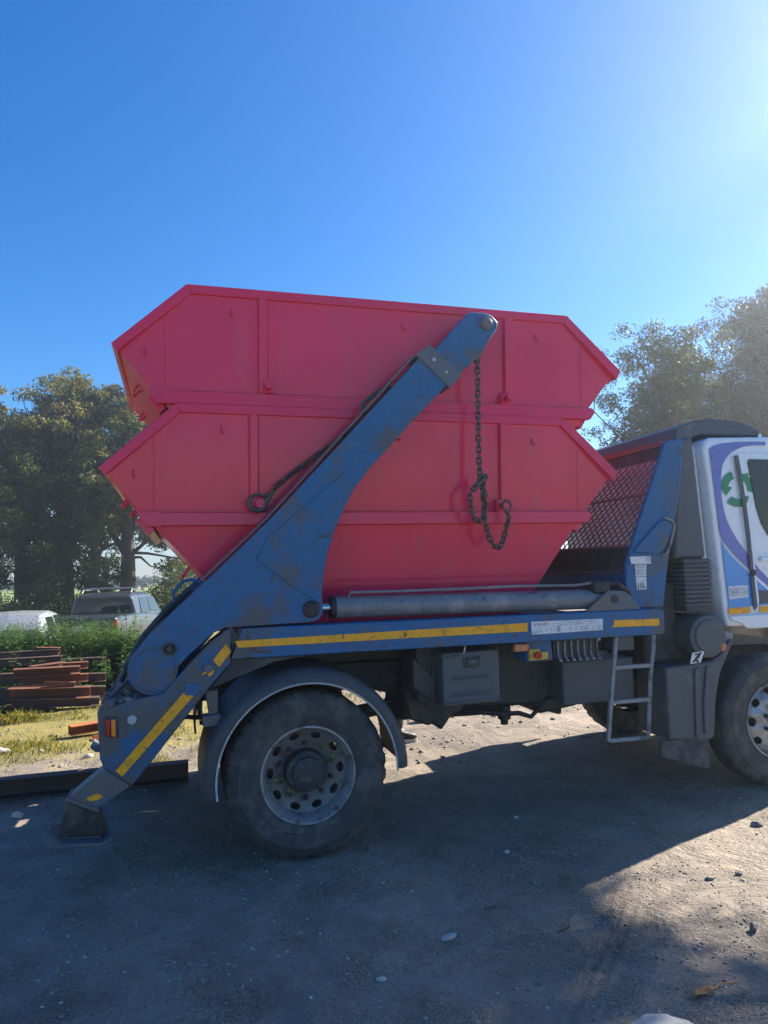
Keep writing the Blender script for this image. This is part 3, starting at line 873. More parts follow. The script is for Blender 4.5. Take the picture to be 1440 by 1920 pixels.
for k in range(7):
    x = 1.835 + .053 * k
    P(MB().box(x - .006, x + .006, .105, .119, 1.125, 1.23).cyl((x, .112, 1.135), (x, .085, 1.10), .008, 8).cyl((x - .012, .08, 1.098), (x + .012, .08, 1.098), .010, 8), 'control_lever', 'ladder_grey', .002)
P(MB().box(2.33, 2.49, .14, .34, 1.13, 1.246), 'filter_box', 'toolbox_grey', .01)
# access ladder
ld = P(MB().tube([(2.275, .055, 1.245), (2.262, .052, 1.15), (2.225, .045, .95), (2.165, .04, .545), (2.160, .04, .525), (2.178, .04, .515), (2.48, .04, .512), (2.496, .04, .525), (2.500, .04, .545), (2.545, .045, .95), (2.590, .052, 1.15), (2.600, .055, 1.245)], .019, 4), 'access_ladder', 'ladder_grey', .003, smooth=20)
for z, xa, xb in ((1.027, 2.240, 2.560), (.784, 2.200, 2.525)):
    P(MB().box(xa, xb, .028, .068, z - .014, z + .014), 'rung', 'ladder_grey', .003, parent=ld)

# front wheel housing, splash panel and mud flap
MG = [(2.745, .985), (3.06, 1.002), (3.16, 1.01), (3.24, 1.045), (3.30, 1.10), (3.345, 1.165), (3.39, 1.165), (3.34, 1.08), (3.285, .99), (3.245, .92), (3.205, .80), (3.175, .65), (3.160, .50), (3.150, .450), (3.130, .425), (3.08, .415), (2.745, .45)]
for far in (False, True):
    mg = P(MB().prism(MG, .13, .50), 'front_mudguard', 'plastic_grey', .018, mirror=far, seg=3)
    P(MB().prism([(2.99, .96), (3.03, .97), (3.02, .62), (3.00, .44), (2.97, .44)], .112, .1305), 'moulded_rib', 'plastic_grey', .008, parent=mg, mirror=far)
    P(MB().prism([(3.10, .98), (3.15, .97), (3.10, .70), (3.085, .50), (3.05, .47), (3.055, .70)], .112, .1305), 'moulded_rib', 'plastic_grey', .008, parent=mg, mirror=far)
    P(MB().prism([(2.68, .455), (3.085, .425), (3.100, .26), (3.092, .215), (3.07, .205), (2.665, .330)], .14, .155), 'mud_flap', 'rubber', .004, parent=mg, mirror=far)
lb = P(MB().prism([(2.975, 1.085), (3.085, 1.095), (3.045, 1.010), (2.945, 1.002)], .108, .112), 'warning_sticker', 'plate_white', 0)
mb = MB()
mb.prism([(2.965, 1.012), (2.985, 1.012), (3.03, 1.045), (3.06, 1.088), (3.04, 1.086), (3.0, 1.05)], .1065, .1078)
mb.prism(arc(3.015, 1.02, .012, 0, 330, 8), .1065, .1078)
mb.prism([(2.99, 1.065), (3.03, 1.07), (3.025, 1.08), (2.995, 1.078)], .1065, .1078)
P(mb, 'printed_symbol', 'print_dark', 0, parent=lb, smooth=0)
P(MB().prism([(3.10, 1.24), (3.30, 1.25), (3.42, 1.20), (3.38, 1.12), (3.30, 1.085), (3.18, 1.10)], .16, .32), 'mudguard_bracket', 'ladder_grey', .015)
P(MB().cyl((3.27, .12, 1.115), (3.27, .19, 1.115), .038, 14), 'side_marker', 'lens_orange', .008)
P(MB().box(2.70, 3.2, .30, .85, .98, 1.30), 'engine_tunnel', 'chassis_black', .04)

# ------------------------------------------------ head board with mesh guard
HB = [(2.838, 2.706), (3.000, 2.742), (3.012, 2.69), (2.950, 2.30), (2.868, 2.02), (2.80, 1.72), (2.745, 1.437), (2.44, 1.437), (2.43, 1.60), (2.440, 1.78), (2.520, 1.98)]
for far in (False, True):
    hb = P(MB().prism(HB, .115, .155), 'head_board_post', 'blue_steel', .012, mirror=far)
    P(MB().prism([(2.56, 1.93), (2.75, 2.10), (2.86, 2.08), (2.85, 2.02), (2.77, 1.87), (2.72, 1.84), (2.50, 1.86)], .098, .1145), 'gusset_panel', 'blue_steel', .014, parent=hb, mirror=far)
    P(MB().tube([(2.79, .105, 2.12), (2.86, .100, 2.09), (2.872, .100, 2.05), (2.82, .100, 1.90), (2.785, .100, 1.845), (2.75, .105, 1.835)], .010, 8), 'edge_tube', 'ladder_grey', 0, parent=hb, mirror=far)
def plane_pt(u, y):                     # u 0..1 up the sloping guard
    return (2.50 + .345 * u, y, 1.90 + .80 * u)
# solid lower bulkhead
P(MB().prism([(2.46, 1.437), (2.49, 1.437), (2.49, 1.72), (2.46, 1.72)], .16, W2 - .16), 'bulkhead', 'blue_steel', .004)
P(MB().prism([(2.45, 1.72), (2.50, 1.72), (2.52, 1.90), (2.48, 1.90)], .16, W2 - .16), 'bulkhead', 'chassis_black', .004)
P(MB().tube([(2.47, .2, 1.71), (2.47, W2 - .2, 1.71)], .022, 8), 'bulkhead_beam', 'grey_blue_steel', 0)
fr = MB()
fr.tube([plane_pt(1, .156), plane_pt(1, W2 - .156)], .030, 4)
fr.tube([plane_pt(0, .156), plane_pt(0, W2 - .156)], .022, 4)
fr.tube([plane_pt(.5, .18), plane_pt(.5, W2 - .18)], .010, 6)
guard = P(fr, 'guard_frame', 'mesh_maroon', .003, smooth=20)
mb = MB()
pl_ = [plane_pt(1, .17), plane_pt(1, W2 - .17), plane_pt(.84, W2 - .17), plane_pt(.84, .17)]
mb.add(pl_ + [(a + .006, b, c) for a, b, c in pl_], [(0, 1, 2, 3), (7, 6, 5, 4), (0, 4, 5, 1), (1, 5, 6, 2), (2, 6, 7, 3), (3, 7, 4, 0)])
P(mb, 'top_sheet', 'chassis_black', 0, parent=guard)
mb = MB()
py, pu = .082, .085
y_lo, y_hi = .17, W2 - .17
nn = int((y_hi - y_lo) / py) + 9
for sgn in (1, -1):
    for k in range(-14, nn + 14):
        ya = y_lo + k * py
        pts = []
        for u in (0.02, .84):
            pts.append((ya + sgn * u / pu * py, u))
        (a, ua), (b, ub) = pts
        lo_, hi_ = min(a, b), max(a, b)
        if hi_ < y_lo or lo_ > y_hi:
            continue
        def at_y(yy):
            return ua + (ub - ua) * (yy - a) / (b - a)
        if a < y_lo: ua, a = at_y(y_lo), y_lo
        elif a > y_hi: ua, a = at_y(y_hi), y_hi
        if b < y_lo: ub, b = at_y(y_lo), y_lo
        elif b > y_hi: ub, b = at_y(y_hi), y_hi
        p0, p1 = Vector(plane_pt(ua, a)), Vector(plane_pt(ub, b))
        if (p1 - p0).length > .03:
            mb.tube([p0, p1], .006, 4)
tag(P(mb, 'wire_mesh', 'mesh_maroon', 0, parent=guard, smooth=0), kind='stuff')

# air intake stack, bellows and filter between board and cab
st = P(MB().prism([(2.93, 1.80), (2.99, 2.40), (3.02, 2.74), (3.17, 2.78), (3.19, 2.5), (3.235, 1.80)], .20, .48), 'intake_stack', 'plastic_grey', .03)
for k in range(11):
    z = 1.78 - .034 * k
    P(MB().box(2.99, 3.255, .17, .50, z - .012, z + .012), 'bellows_fold', 'plastic_grey', .010, parent=st)
P(MB().box(3.005, 3.24, .185, .485, 1.39, 1.80), 'bellows_core', 'chassis_black', 0, parent=st)
P(MB().cyl((3.14, .12, 1.20), (3.14, .70, 1.20), .165, 28).cyl((3.14, .105, 1.20), (3.14, .125, 1.20), .13, 28), 'air_filter', 'plastic_grey', .012)
P(MB().box(2.80, 3.0, .30, .8, 1.25, 1.62), 'coolant_box', 'chassis_black', .02)

# ------------------------------------------------ cab
def CP(mb, name, mat, bev=.004, parent=None, mirror=False, **k):
    """cab parts: the cab is narrower than the body, so its side stands 80 mm further in and its front corners are rounded"""
    out = []
    for x, y, z in mb.v:
        x2, z2 = -.78 + (x + .78) * 1.0173, 1.785 + (z - 1.785) * 1.0173
        ins = .08 + (.42 * (x2 - 4.35) ** 1.0 if x2 > 4.35 else 0)
        out.append((x2, y + ins if y < 1.24 else y - ins, z2))
    mb.v = out
    return P(mb, name, mat, bev, parent, mirror, **k)
CABW = (.125, W2 - .125)
CAB_REAR = [(3.325, 1.262), (3.305, 1.36), (3.270, 1.80), (3.225, 2.45), (3.195, 2.66), (3.215, 2.725), (3.27, 2.755), (4.26, 2.79), (4.26, 1.075), (4.22, 1.10), (4.05, 1.22), (3.85, 1.262)]
CAB_FRONT = [(4.2605, 2.785), (4.50, 2.79), (4.66, 2.70), (4.98, 1.85), (5.06, 1.20), (5.06, .45), (4.46, .42), (4.44, .70), (4.36, .92), (4.2605, 1.08)]
cab = CP(MB().prism(CAB_REAR, *CABW), 'cab', 'cab_white', .035, seg=4)
CP(MB().prism(CAB_FRONT, *CABW), 'cab_front', 'cab_white', .02, parent=cab, seg=3)
CP(MB().prism([(3.10, 1.42), (3.11, 2.70), (3.20, 2.72), (3.28, 1.42)], .20, W2 - .20), 'cab_back', 'cab_white', .04, parent=cab, seg=3)
CP(MB().prism([(4.64, 2.66), (4.69, 2.64), (5.0, 1.87), (4.95, 1.87)], .20, W2 - .20), 'windscreen', 'glass_dark', .004, parent=cab)
CP(MB().box(4.98, 5.10, .10, W2 - .10, .38, .72), 'bumper', 'plastic_grey', .03, parent=cab)
CP(MB().box(5.04, 5.075, .35, W2 - .35, .85, 1.55), 'grille', 'chassis_black', .006, parent=cab)
for far in (False, True):
    CP(MB().box(5.02, 5.085, .20, .55, .74, .84), 'headlamp', 'plate_white', .01, parent=cab, mirror=far)
    # sill moulding over the wheel
    CP(MB().prism([(3.330, 1.345), (3.42, 1.352), (4.10, 1.350), (4.12, 1.245), (3.55, 1.240), (3.49, 1.246), (3.44, 1.285), (3.36, 1.31)], .100, .1245), 'sill', 'cab_white', .012, parent=cab, mirror=far)
    dr = CP(MB().prism([(3.545, 1.372), (3.535, 2.0), (3.515, 2.40), (3.50, 2.60), (3.53, 2.635), (4.10, 2.64), (4.18, 2.60), (4.20, 1.90), (4.20, 1.372)], .117, .126), 'door', 'cab_white', .004, parent=cab, mirror=far)
    CP(MB().prism([(3.608, 2.560), (3.625, 2.585), (4.06, 2.585), (4.10, 2.50), (4.14, 2.02), (4.10, 1.97), (3.80, 1.955), (3.755, 1.975), (3.700, 2.07), (3.660, 2.20)], .108, .1165), 'door_window', 'glass_dark', .003, parent=dr, mirror=far)
    CP(MB().prism([(3.475, 2.61), (3.512, 2.61), (3.535, 2.44), (3.558, 2.22), (3.578, 1.98), (3.584, 1.74), (3.590, 1.56), (3.600, 1.41), (3.572, 1.375), (3.560, 1.50), (3.553, 1.74), (3.545, 1.95), (3.525, 2.20), (3.500, 2.42)], .098, .1075), 'door_seal', 'plastic_grey', .003, parent=dr, mirror=far)
    CP(MB().prism([(3.588, 1.85), (3.606, 1.72), (3.612, 1.58), (3.622, 1.45), (3.605, 1.41), (3.594, 1.56), (3.588, 1.72)], .100, .1075), 'door_edge', 'cab_white', .002, parent=dr, mirror=far)
    CP(MB().prism([(3.556, 1.70), (3.600, 1.70), (3.600, 1.655), (3.556, 1.655)], .088, .099), 'door_catch', 'chassis_black', .004, parent=dr, mirror=far)
    CP(MB().prism([(3.66, 1.80), (3.80, 1.80), (3.80, 1.76), (3.66, 1.76)], .090, .1165), 'door_handle', 'cab_white', .006, parent=dr, mirror=far)
    CP(MB().prism([(3.615, 1.535), (3.80, 1.535), (3.80, 1.43), (3.62, 1.43)], .110, .1165), 'step_panel', 'plastic_grey', .004, parent=dr, mirror=far)
    # printed livery
    dec = lambda poly, y, nm, mt: CP(MB().prism(poly, y - .0012, y), nm, mt, 0, parent=cab, mirror=far)
    oval = [(3.80, 2.702), (3.67, 2.698), (3.58, 2.685), (3.511, 2.662), (3.45, 2.63), (3.401, 2.585), (3.370, 2.54), (3.352, 2.49), (3.340, 2.40), (3.338, 2.29), (3.348, 2.20), (3.368, 2.11), (3.405, 2.03), (3.455, 1.948), (3.52, 1.865), (3.596, 1.777), (3.66, 1.70), (3.74, 1.625), (3.86, 1.55)]
    outer = [(3.86, 1.49), (3.734, 1.562), (3.60, 1.668), (3.491, 1.762), (3.41, 1.84), (3.350, 1.908), (3.318, 1.95), (3.300, 2.0), (3.288, 2.2), (3.272, 2.413), (3.258, 2.60), (3.252, 2.660), (3.30, 2.688), (3.38, 2.708), (3.50, 2.722), (3.65, 2.728), (3.80, 2.730)]
    dec(oval + outer, .1158, 'livery_swoosh', 'cab_indigo')
    dec([(3.310, 1.945), (3.335, 1.885), (3.40, 1.81), (3.489, 1.732), (3.60, 1.635), (3.717, 1.541), (3.86, 1.46), (3.86, 1.418), (3.55, 1.416), (3.345, 1.410)], .1158, 'livery_panel', 'cab_sky_blue')
    cs = CP(MB().prism([(3.350, 1.576), (3.533, 1.581), (3.531, 1.486), (3.348, 1.475)], .1132, .1144), 'camera_sticker', 'plate_white', 0, parent=cab, mirror=far)
    mb = MB()
    for a, b, c_, d in ((3.362, 3.418, 1.552, 1.558), (3.362, 3.418, 1.500, 1.506), (3.362, 3.368, 1.506, 1.552), (3.412, 3.418, 1.506, 1.552), (3.376, 3.396, 1.516, 1.542), (3.398, 3.406, 1.524, 1.536)):
        mb.box(a, b, .1118, .1130, c_, d)
    for k in range(4):
        mb.box(3.436, 3.516 - .02 * (k > 1), .1118, .1130, 1.556 - .018 * k, 1.561 - .018 * k)
    CP(mb, 'printed_lines', 'print_grey', 0, parent=cab, mirror=far, smooth=0)
    for pts in ([(3.335, 1.406), (3.540, 1.409), (3.536, 1.363), (3.332, 1.358)], [(3.628, 1.410), (3.86, 1.410), (3.86, 1.364), (3.626, 1.364)]):
        CP(MB().prism(pts, .1096, .1108), 'reflective_tape', 'tape_yellow', 0, parent=cab, mirror=far)
    # three chasing arrows
    cx, cz = 3.497, 2.345
    for k in range(3):
        a0 = 90 + 120 * k + 18
        pol = lambda r_, a_: (r_ * math.cos(R(a_)), r_ * math.sin(R(a_)))
        band = [pol(.158, a0 + 12 * q_) for q_ in range(6)] + [pol(.192, a0 + 58), pol(.128, a0 + 100), pol(.052, a0 + 60)] + [pol(.090, a0 + 60 - 12 * q_) for q_ in range(6)]
        dec([(cx + u, cz + w_ * .92) for u, w_ in band], .1162, 'recycling_arrow', 'recycle_green')
# roof deflector
CP(MB().prism([(3.02, 2.745), (3.06, 2.85), (3.20, 2.905), (3.37, 2.935), (3.62, 2.925), (3.78, 2.895), (3.875, 2.845), (3.878, 2.815), (3.80, 2.800), (3.30, 2.800), (3.22, 2.775), (3.16, 2.745)], .24, W2 - .24), 'roof_deflector', 'plastic_grey', .02, seg=3)
CP(MB().cyl((3.86, .23, 2.80), (3.86, .30, 2.80), .02, 10), 'deflector_mount', 'chrome', 0)
# stickers on the head board
P(MB().prism([(2.456, 1.825), (2.642, 1.827), (2.639, 1.769), (2.466, 1.771)], .0932, .0974), 'sticker', 'plate_white', 0)
s2 = P(MB().prism([(2.512, 1.766), (2.610, 1.765), (2.604, 1.675), (2.513, 1.676)], .1115, .1145), 'sticker', 'plate_white', 0)
mb = MB()
for k in range(6):
    mb.box(2.522, 2.598, .1100, .1114, 1.752 - .013 * k, 1.757 - .013 * k)
P(mb, 'printed_lines', 'print_grey', 0, parent=s2, smooth=0)
s3 = P(MB().prism([(2.514, 1.672), (2.604, 1.671), (2.603, 1.578), (2.520, 1.577)], .1115, .1145), 'noise_sticker', 'plate_white', 0)
text('110', 2.522, 1.588, .062, .1108, 'lettering', 'print_dark', s3, .62, weight=.0018)
text('dB', 2.580, 1.588, .020, .1108, 'lettering', 'print_dark', s3, .8)
text('LWA', 2.570, 1.638, .012, .1108, 'lettering', 'print_dark', s3, .8)

# ================================================================== SKIPS
def ys(z):                               # side plates lean in towards the floor
    return .300 + (.045 * (2.90 - z) / .76 if z > 2.14 else .045 + .085 * (2.14 - z) / .74)
def skip(dx, dz, label, mid):
    root = empty('skip', (.64 + dx, 1.24, 1.40 + dz))
    tag(root, label, 'skip', 'red skips stacked on the lorry')
    T = lambda p: [(x + dx, z + dz) for x, z in p]
    def S(mb, name, bev=.003, parent=None, far=False, mat='red_paint', **k):
        if far:
            mb.mirror(W2)
        return mb.build(name, mat, parent or root, bev, **k)
    def sheet(poly, th, off=0.0):
        mb = MB()
        v = [(x + dx, ys(z) + off, z + dz) for x, z in poly] + [(x + dx, ys(z) + off + th, z + dz) for x, z in poly]
        n = len(poly)
        return mb.add(v, [tuple(range(n)), tuple(range(2 * n - 1, n - 1, -1))] + [(i, i + n, (i + 1) % n + n, (i + 1) % n) for i in range(n)])
    up_ = [(-.760, 2.885), (2.036, 2.885), (2.49, 2.46), (2.452, 2.43), (2.213, 2.14), (-.974, 2.14), (-1.20, 2.42), (-1.23, 2.45)]
    lo_ = [(-.974, 2.1385), (2.213, 2.1385), (1.683, 1.40), (-.288, 1.40)]
    for far in (False, True):
        up_p = S(sheet(up_, .006), 'side_plate', .0, far=far)
        lo_p = S(sheet(lo_, .006), 'side_plate', .0, far=far)
        # rim: three mitred lengths of box section
        rims = ([(-.792, 2.905), (2.069, 2.905), (2.040, 2.842), (-.765, 2.842)],
                [(-.7925, 2.9045), (-1.265, 2.469), (-1.228, 2.420), (-.7655, 2.8415)],
                [(2.0695, 2.9045), (2.527, 2.487), (2.490, 2.420), (2.0405, 2.8415)])
        for p in rims:
            S(MB().prism(T(p), .283, .345), 'rim', .004, far=far)
        # mid rib with sloped top, posts
        rib = S(MB().prism(T([(-1.040, 2.182), (-1.00, 2.184), (2.264, 2.184), (2.290, 2.150), (2.245, 2.094), (-.980, 2.094)]), .298, .352), 'rib', .006, far=far)
        S(MB().prism(T([(-1.042, 2.184), (-.88, 2.186), (-.88, 2.0925), (-.978, 2.0925)]), .294, .2985), 'rib_end', .001, parent=rib, far=far)
        for x0, x1, sl in ((-.324, -.250, .012), (1.519, 1.590, .012)):
            mb = MB()
            z0, z1 = 2.184, 2.842
            v = []
            for z in (z0, z1):
                for x in (x0, x0 + .012, x1 - .012, x1):
                    v.append((x + dx, ys(z) - (.030 if x0 < x < x1 else .0), z + dz))
            mb.add(v, [(0, 1, 5, 4), (1, 2, 6, 5), (2, 3, 7, 6), (3, 0, 4, 7), (0, 3, 2, 1), (4, 5, 6, 7)])
            S(mb, 'post', .003, far=far)
        # weld seams
        for x in (-.934, 2.19):
            zt = 2.705 if x < 0 else 2.70
            mb = MB()
            zz = np.linspace(2.19, zt, 24)
            mb.tube([(x + dx + .002 * math.sin(9.1 * i), ys(z) + dz * 0 - .001, z + dz) for i, z in enumerate(zz)], [.0035 + .0012 * math.sin(5.3 * i) for i in range(24)], 6)
            S(mb, 'weld_seam', 0, far=far)
        # net hooks
        for x, z, b in ((-.50, 2.72, .2), (.72, 2.71, 1.0), (1.80, 2.70, .6), (-1.06, 2.42, .3)):
            y = ys(z)
            S(MB().tube([(x + dx, y + .003, z + dz + .045), (x + dx, y - .010, z + dz + .03), (x + dx, y - .014, z + dz), (x + dx + .02 * b, y - .022, z + dz - .012), (x + dx + .03 * b, y - .026, z + dz - .005)], .006, 6), 'net_hook', 0, far=far)
        # lifting lugs
        for x, z in ((-.255, 2.235), (1.535, 2.225)):
            y = ys(z)
            S(MB().box(x + dx - .045, x + dx + .045, y - .034, y - .001, z + dz - .045, z + dz + .05), 'lug_pad', .006, far=far)
            S(MB().cyl((x + dx, y - .03, z + dz), (x + dx, y - .115, z + dz), .024, 18).cyl((x + dx, y - .108, z + dz), (x + dx, y - .122, z + dz), .034, 18), 'lifting_lug', .003, far=far)
    # ends and floor
    for e, pts in (('l', [(-1.225, 2.445), (-.974, 2.14), (-.288, 1.40)]), ('r', [(2.455, 2.43), (2.213, 2.14), (1.683, 1.40)])):
        mb = MB()
        s = .006 if e == 'l' else -.006
        V = []
        for x, z in pts:
            y = ys(z)
            V += [(x + dx, y + .003, z + dz), (x + dx, W2 - y - .003, z + dz), (x + dx + s, W2 - y - .003, z + dz + .004), (x + dx + s, y + .003, z + dz + .004)]
        Fc = []
        for k in (0, 1):
            for i in range(4):
                j = (i + 1) % 4
                Fc.append((k * 4 + i, k * 4 + j, k * 4 + 4 + j, k * 4 + 4 + i))
        Fc += [(0, 1, 2, 3), (11, 10, 9, 8)]
        mb.add(V, Fc)
        S(mb, 'end_plate', 0)
    S(MB().prism(T([(-1.264, 2.468), (-1.228, 2.421), (-1.172, 2.462), (-1.206, 2.515)]), .345, W2 - .345), 'end_rim', .004)
    S(MB().prism(T([(2.526, 2.486), (2.489, 2.421), (2.435, 2.462), (2.470, 2.525)]), .345, W2 - .345), 'end_rim', .004)
    S(MB().prism(T([(-1.050, 2.135), (-1.005, 2.165), (-.925, 2.075), (-.965, 2.040)]), .36, W2 - .36), 'end_rib', .004)
    S(MB().prism(T([(2.27, 2.15), (2.225, 2.16), (2.15, 2.05), (2.195, 2.03)]), .36, W2 - .36), 'end_rib', .004)
    S(MB().prism(T([(-.288, 1.40), (1.683, 1.40), (1.683, 1.408), (-.288, 1.408)]), ys(1.4) + .001, W2 - ys(1.4) - .001), 'floor_plate', 0)
    for y in (.8, 1.68):
        for x, z in ((-1.10, 2.33), (-.70, 1.82)):
            S(MB().tube([(x + dx, y - .08, z + dz + .01), (x + dx - .05, y - .08, z + dz - .06), (x + dx - .06, y, z + dz - .075), (x + dx - .05, y + .08, z + dz - .06), (x + dx, y + .08, z + dz + .01)], .010, 6), 'rope_hook', 0)
    return root
lower = skip(0.0, 0.0, 'lower red steel skip resting on the lorry deck with chain hook on it', 0)
upper = skip(.070, .810, 'upper red steel skip nested on top of the other skip', 1)
# stamped number on the upper rim
def stamped():
    mbn = text('121', .70, 3.668, .050, .2925, 'stamped_number', 'red_paint', upper, .9, weight=.001)
    return mbn
stamped()

# ================================================================== CHAINS
lk = MB()
pth = [(.0125 + .0155 * math.cos(a), .0155 * math.sin(a), 0) for a in np.linspace(-math.pi / 2, math.pi / 2, 7)] + [(-.0125 + .0155 * math.cos(a), .0155 * math.sin(a), 0) for a in np.linspace(math.pi / 2, 3 * math.pi / 2, 7)]
lk.tube(pth, .0075, 6, closed=True)
link_me = lk.mesh('link', smooth=60)
link_me.materials.append(MATS['chain_steel'])
def chain(root, pts, pitch=.041, nrm=(0, 1, 0), twist=0):
    Pn = [Vector(p) for p in pts]
    # smooth the path
    dense = []
    for i in range(len(Pn) - 1):
        p0, p1, p2, p3 = Pn[max(i - 1, 0)], Pn[i], Pn[i + 1], Pn[min(i + 2, len(Pn) - 1)]
        for k in range(24):
            t = k / 24
            dense.append(0.5 * ((2 * p1) + (p2 - p0) * t + (2 * p0 - 5 * p1 + 4 * p2 - p3) * t * t + (3 * p1 - p0 - 3 * p2 + p3) * t ** 3))
    dense.append(Pn[-1])
    d = [0]
    for a, b in zip(dense[:-1], dense[1:]):
        d.append(d[-1] + (b - a).length)
    n = int(d[-1] / pitch)
    def at(s):
        for i in range(len(d) - 1):
            if d[i + 1] >= s:
                return dense[i].lerp(dense[i + 1], (s - d[i]) / max(d[i + 1] - d[i], 1e-6))
        return dense[-1]
    N = Vector(nrm)
    for k in range(n + 1):
        s = k * pitch
        c = at(min(s, d[-1]))
        t = (at(min(s + .015, d[-1])) - at(max(s - .015, 0))).normalized()
        w = (N - t * N.dot(t)).normalized()
        b = t.cross(w)
        th = R(90 * (k % 2) + 38 + 10 * math.sin(k * 1.7) + twist)
        zax = w * math.cos(th) + b * math.sin(th)
        yax = zax.cross(t)
        inst('link', link_me, root, c, rot=Matrix((t, yax, zax)).transposed())
    return root
def hook(root, c, ang, size, name='hook', nrm=1):
    """eye hook opening round a lug; ang turns it in the X-Z plane"""
    o = []
    for a in np.linspace(-60, 250, 18):
        o.append((size * math.cos(R(a)), size * math.sin(R(a)) * 1.05))
    o += [(size * .10, -size * 1.75), (size * .25, -size * 2.3)] if False else []
    tail = [(-.45 * size, -1.35 * size), (-.15 * size, -1.9 * size), (0, -2.5 * size)]
    o = o + tail
    m = len(o)
    pts = [(c[0] + u * math.cos(ang) - w * math.sin(ang), c[1], c[2] + u * math.sin(ang) + w * math.cos(ang)) for u, w in o]
    rr = [size * (.14 + .16 * min(1, i / 6)) if i < m - 3 else size * (.30 - .03 * (i - m + 3)) for i in range(m)]
    MB().tube(pts, rr, 8).build(name, 'chain_steel', root, 0)
    # safety latch
    l0 = (.42 * size, -.78 * size); l1 = (-.10 * size, -1.75 * size)
    q = [(c[0] + u * math.cos(ang) - w * math.sin(ang), c[1] - .006, c[2] + u * math.sin(ang) + w * math.cos(ang)) for u, w in (l0, l1)]
    MB().tube(q, [size * .16, size * .2], 6).build('latch', 'chain_steel', root, 0)
ch = empty('lifting_chain', (1.30, .17, 1.90))
tag(ch, 'slack steel chain hanging from arm head, looped up with a hook', 'chain', 'lifting chains')
chain(ch, [(1.305, .145, 3.275), (1.300, .15, 3.0), (1.296, .155, 2.75), (1.296, .16, 2.52), (1.300, .16, 2.40)])
chain(ch, [(1.300, .15, 2.40), (1.240, .15, 2.33), (1.215, .155, 2.28), (1.225, .16, 2.17), (1.255, .165, 2.115), (1.300, .165, 2.115), (1.325, .165, 2.18), (1.318, .16, 2.28), (1.310, .155, 2.38)])
chain(ch, [(1.325, .175, 2.38), (1.340, .175, 2.25), (1.330, .18, 2.15), (1.345, .18, 2.05), (1.375, .18, 1.96), (1.425, .18, 1.915), (1.462, .18, 1.945), (1.495, .19, 2.03), (1.525, .20, 2.10), (1.538, .205, 2.140)])
MB().tube([(1.255, .145, 2.335), (1.285, .14, 2.375), (1.320, .14, 2.405), (1.345, .14, 2.418), (1.340, .14, 2.435), (1.300, .145, 2.425), (1.275, .15, 2.40)], [.010, .016, .018, .014, .012, .013, .010], 8).build('shortening_hook', 'chain_steel', ch, 0)
hook(ch, (1.527, .215, 2.218), R(8), .034, 'hook')
c2 = empty('lifting_chain', (0.1, .25, 2.20))
tag(c2, 'taut steel chain slanting down behind the arm to the lower skip', 'chain', 'lifting chains')
chain(c2, [(.60, .262, 2.935), (.452, .262, 2.81), (.25, .262, 2.655), (.02, .262, 2.485), (-.12, .262, 2.375), (-.160, .262, 2.335)])
hook(c2, (-.275, .225, 2.240), R(128), .054, 'hook')

# ================================================================== TREES
def tube_np(path, radii, n=7):
    return MB().tube(path, radii, n)
def leaf_cloud(C, per, spread, size, seed, flat=.7, up=.35, tint=None):
    """leaf-sized four-sided faces scattered round each cluster centre C"""
    g = np.random.default_rng(seed)
    n = len(C) * per
    cen = np.repeat(C, per, 0)
    dd_ = g.standard_normal((n, 3))
    off = dd_ / np.linalg.norm(dd_, axis=1, keepdims=True) * g.random((n, 1)) ** .5 * spread * 1.75
    off[:, 2] *= flat
    p = cen + off
    nv = g.standard_normal((n, 3)); nv[:, 2] += up * 2
    nv /= np.linalg.norm(nv, axis=1, keepdims=True)
    a = np.cross(nv, g.standard_normal((n, 3))); a /= np.linalg.norm(a, axis=1, keepdims=True)
    b = np.cross(nv, a)
    s = size * g.uniform(.55, 1.35, (n, 1))
    V = np.stack([p - a * s, p + b * s * .42 - a * s * .1, p + a * s, p - b * s * .42 - a * s * .1], 1)
    V[:, 2] += nv * s * -.25
    t = np.clip(tint(p, g) if tint is not None else g.random(n), 0, 1)
    return V.reshape(-1, 3), np.repeat(t, 4)
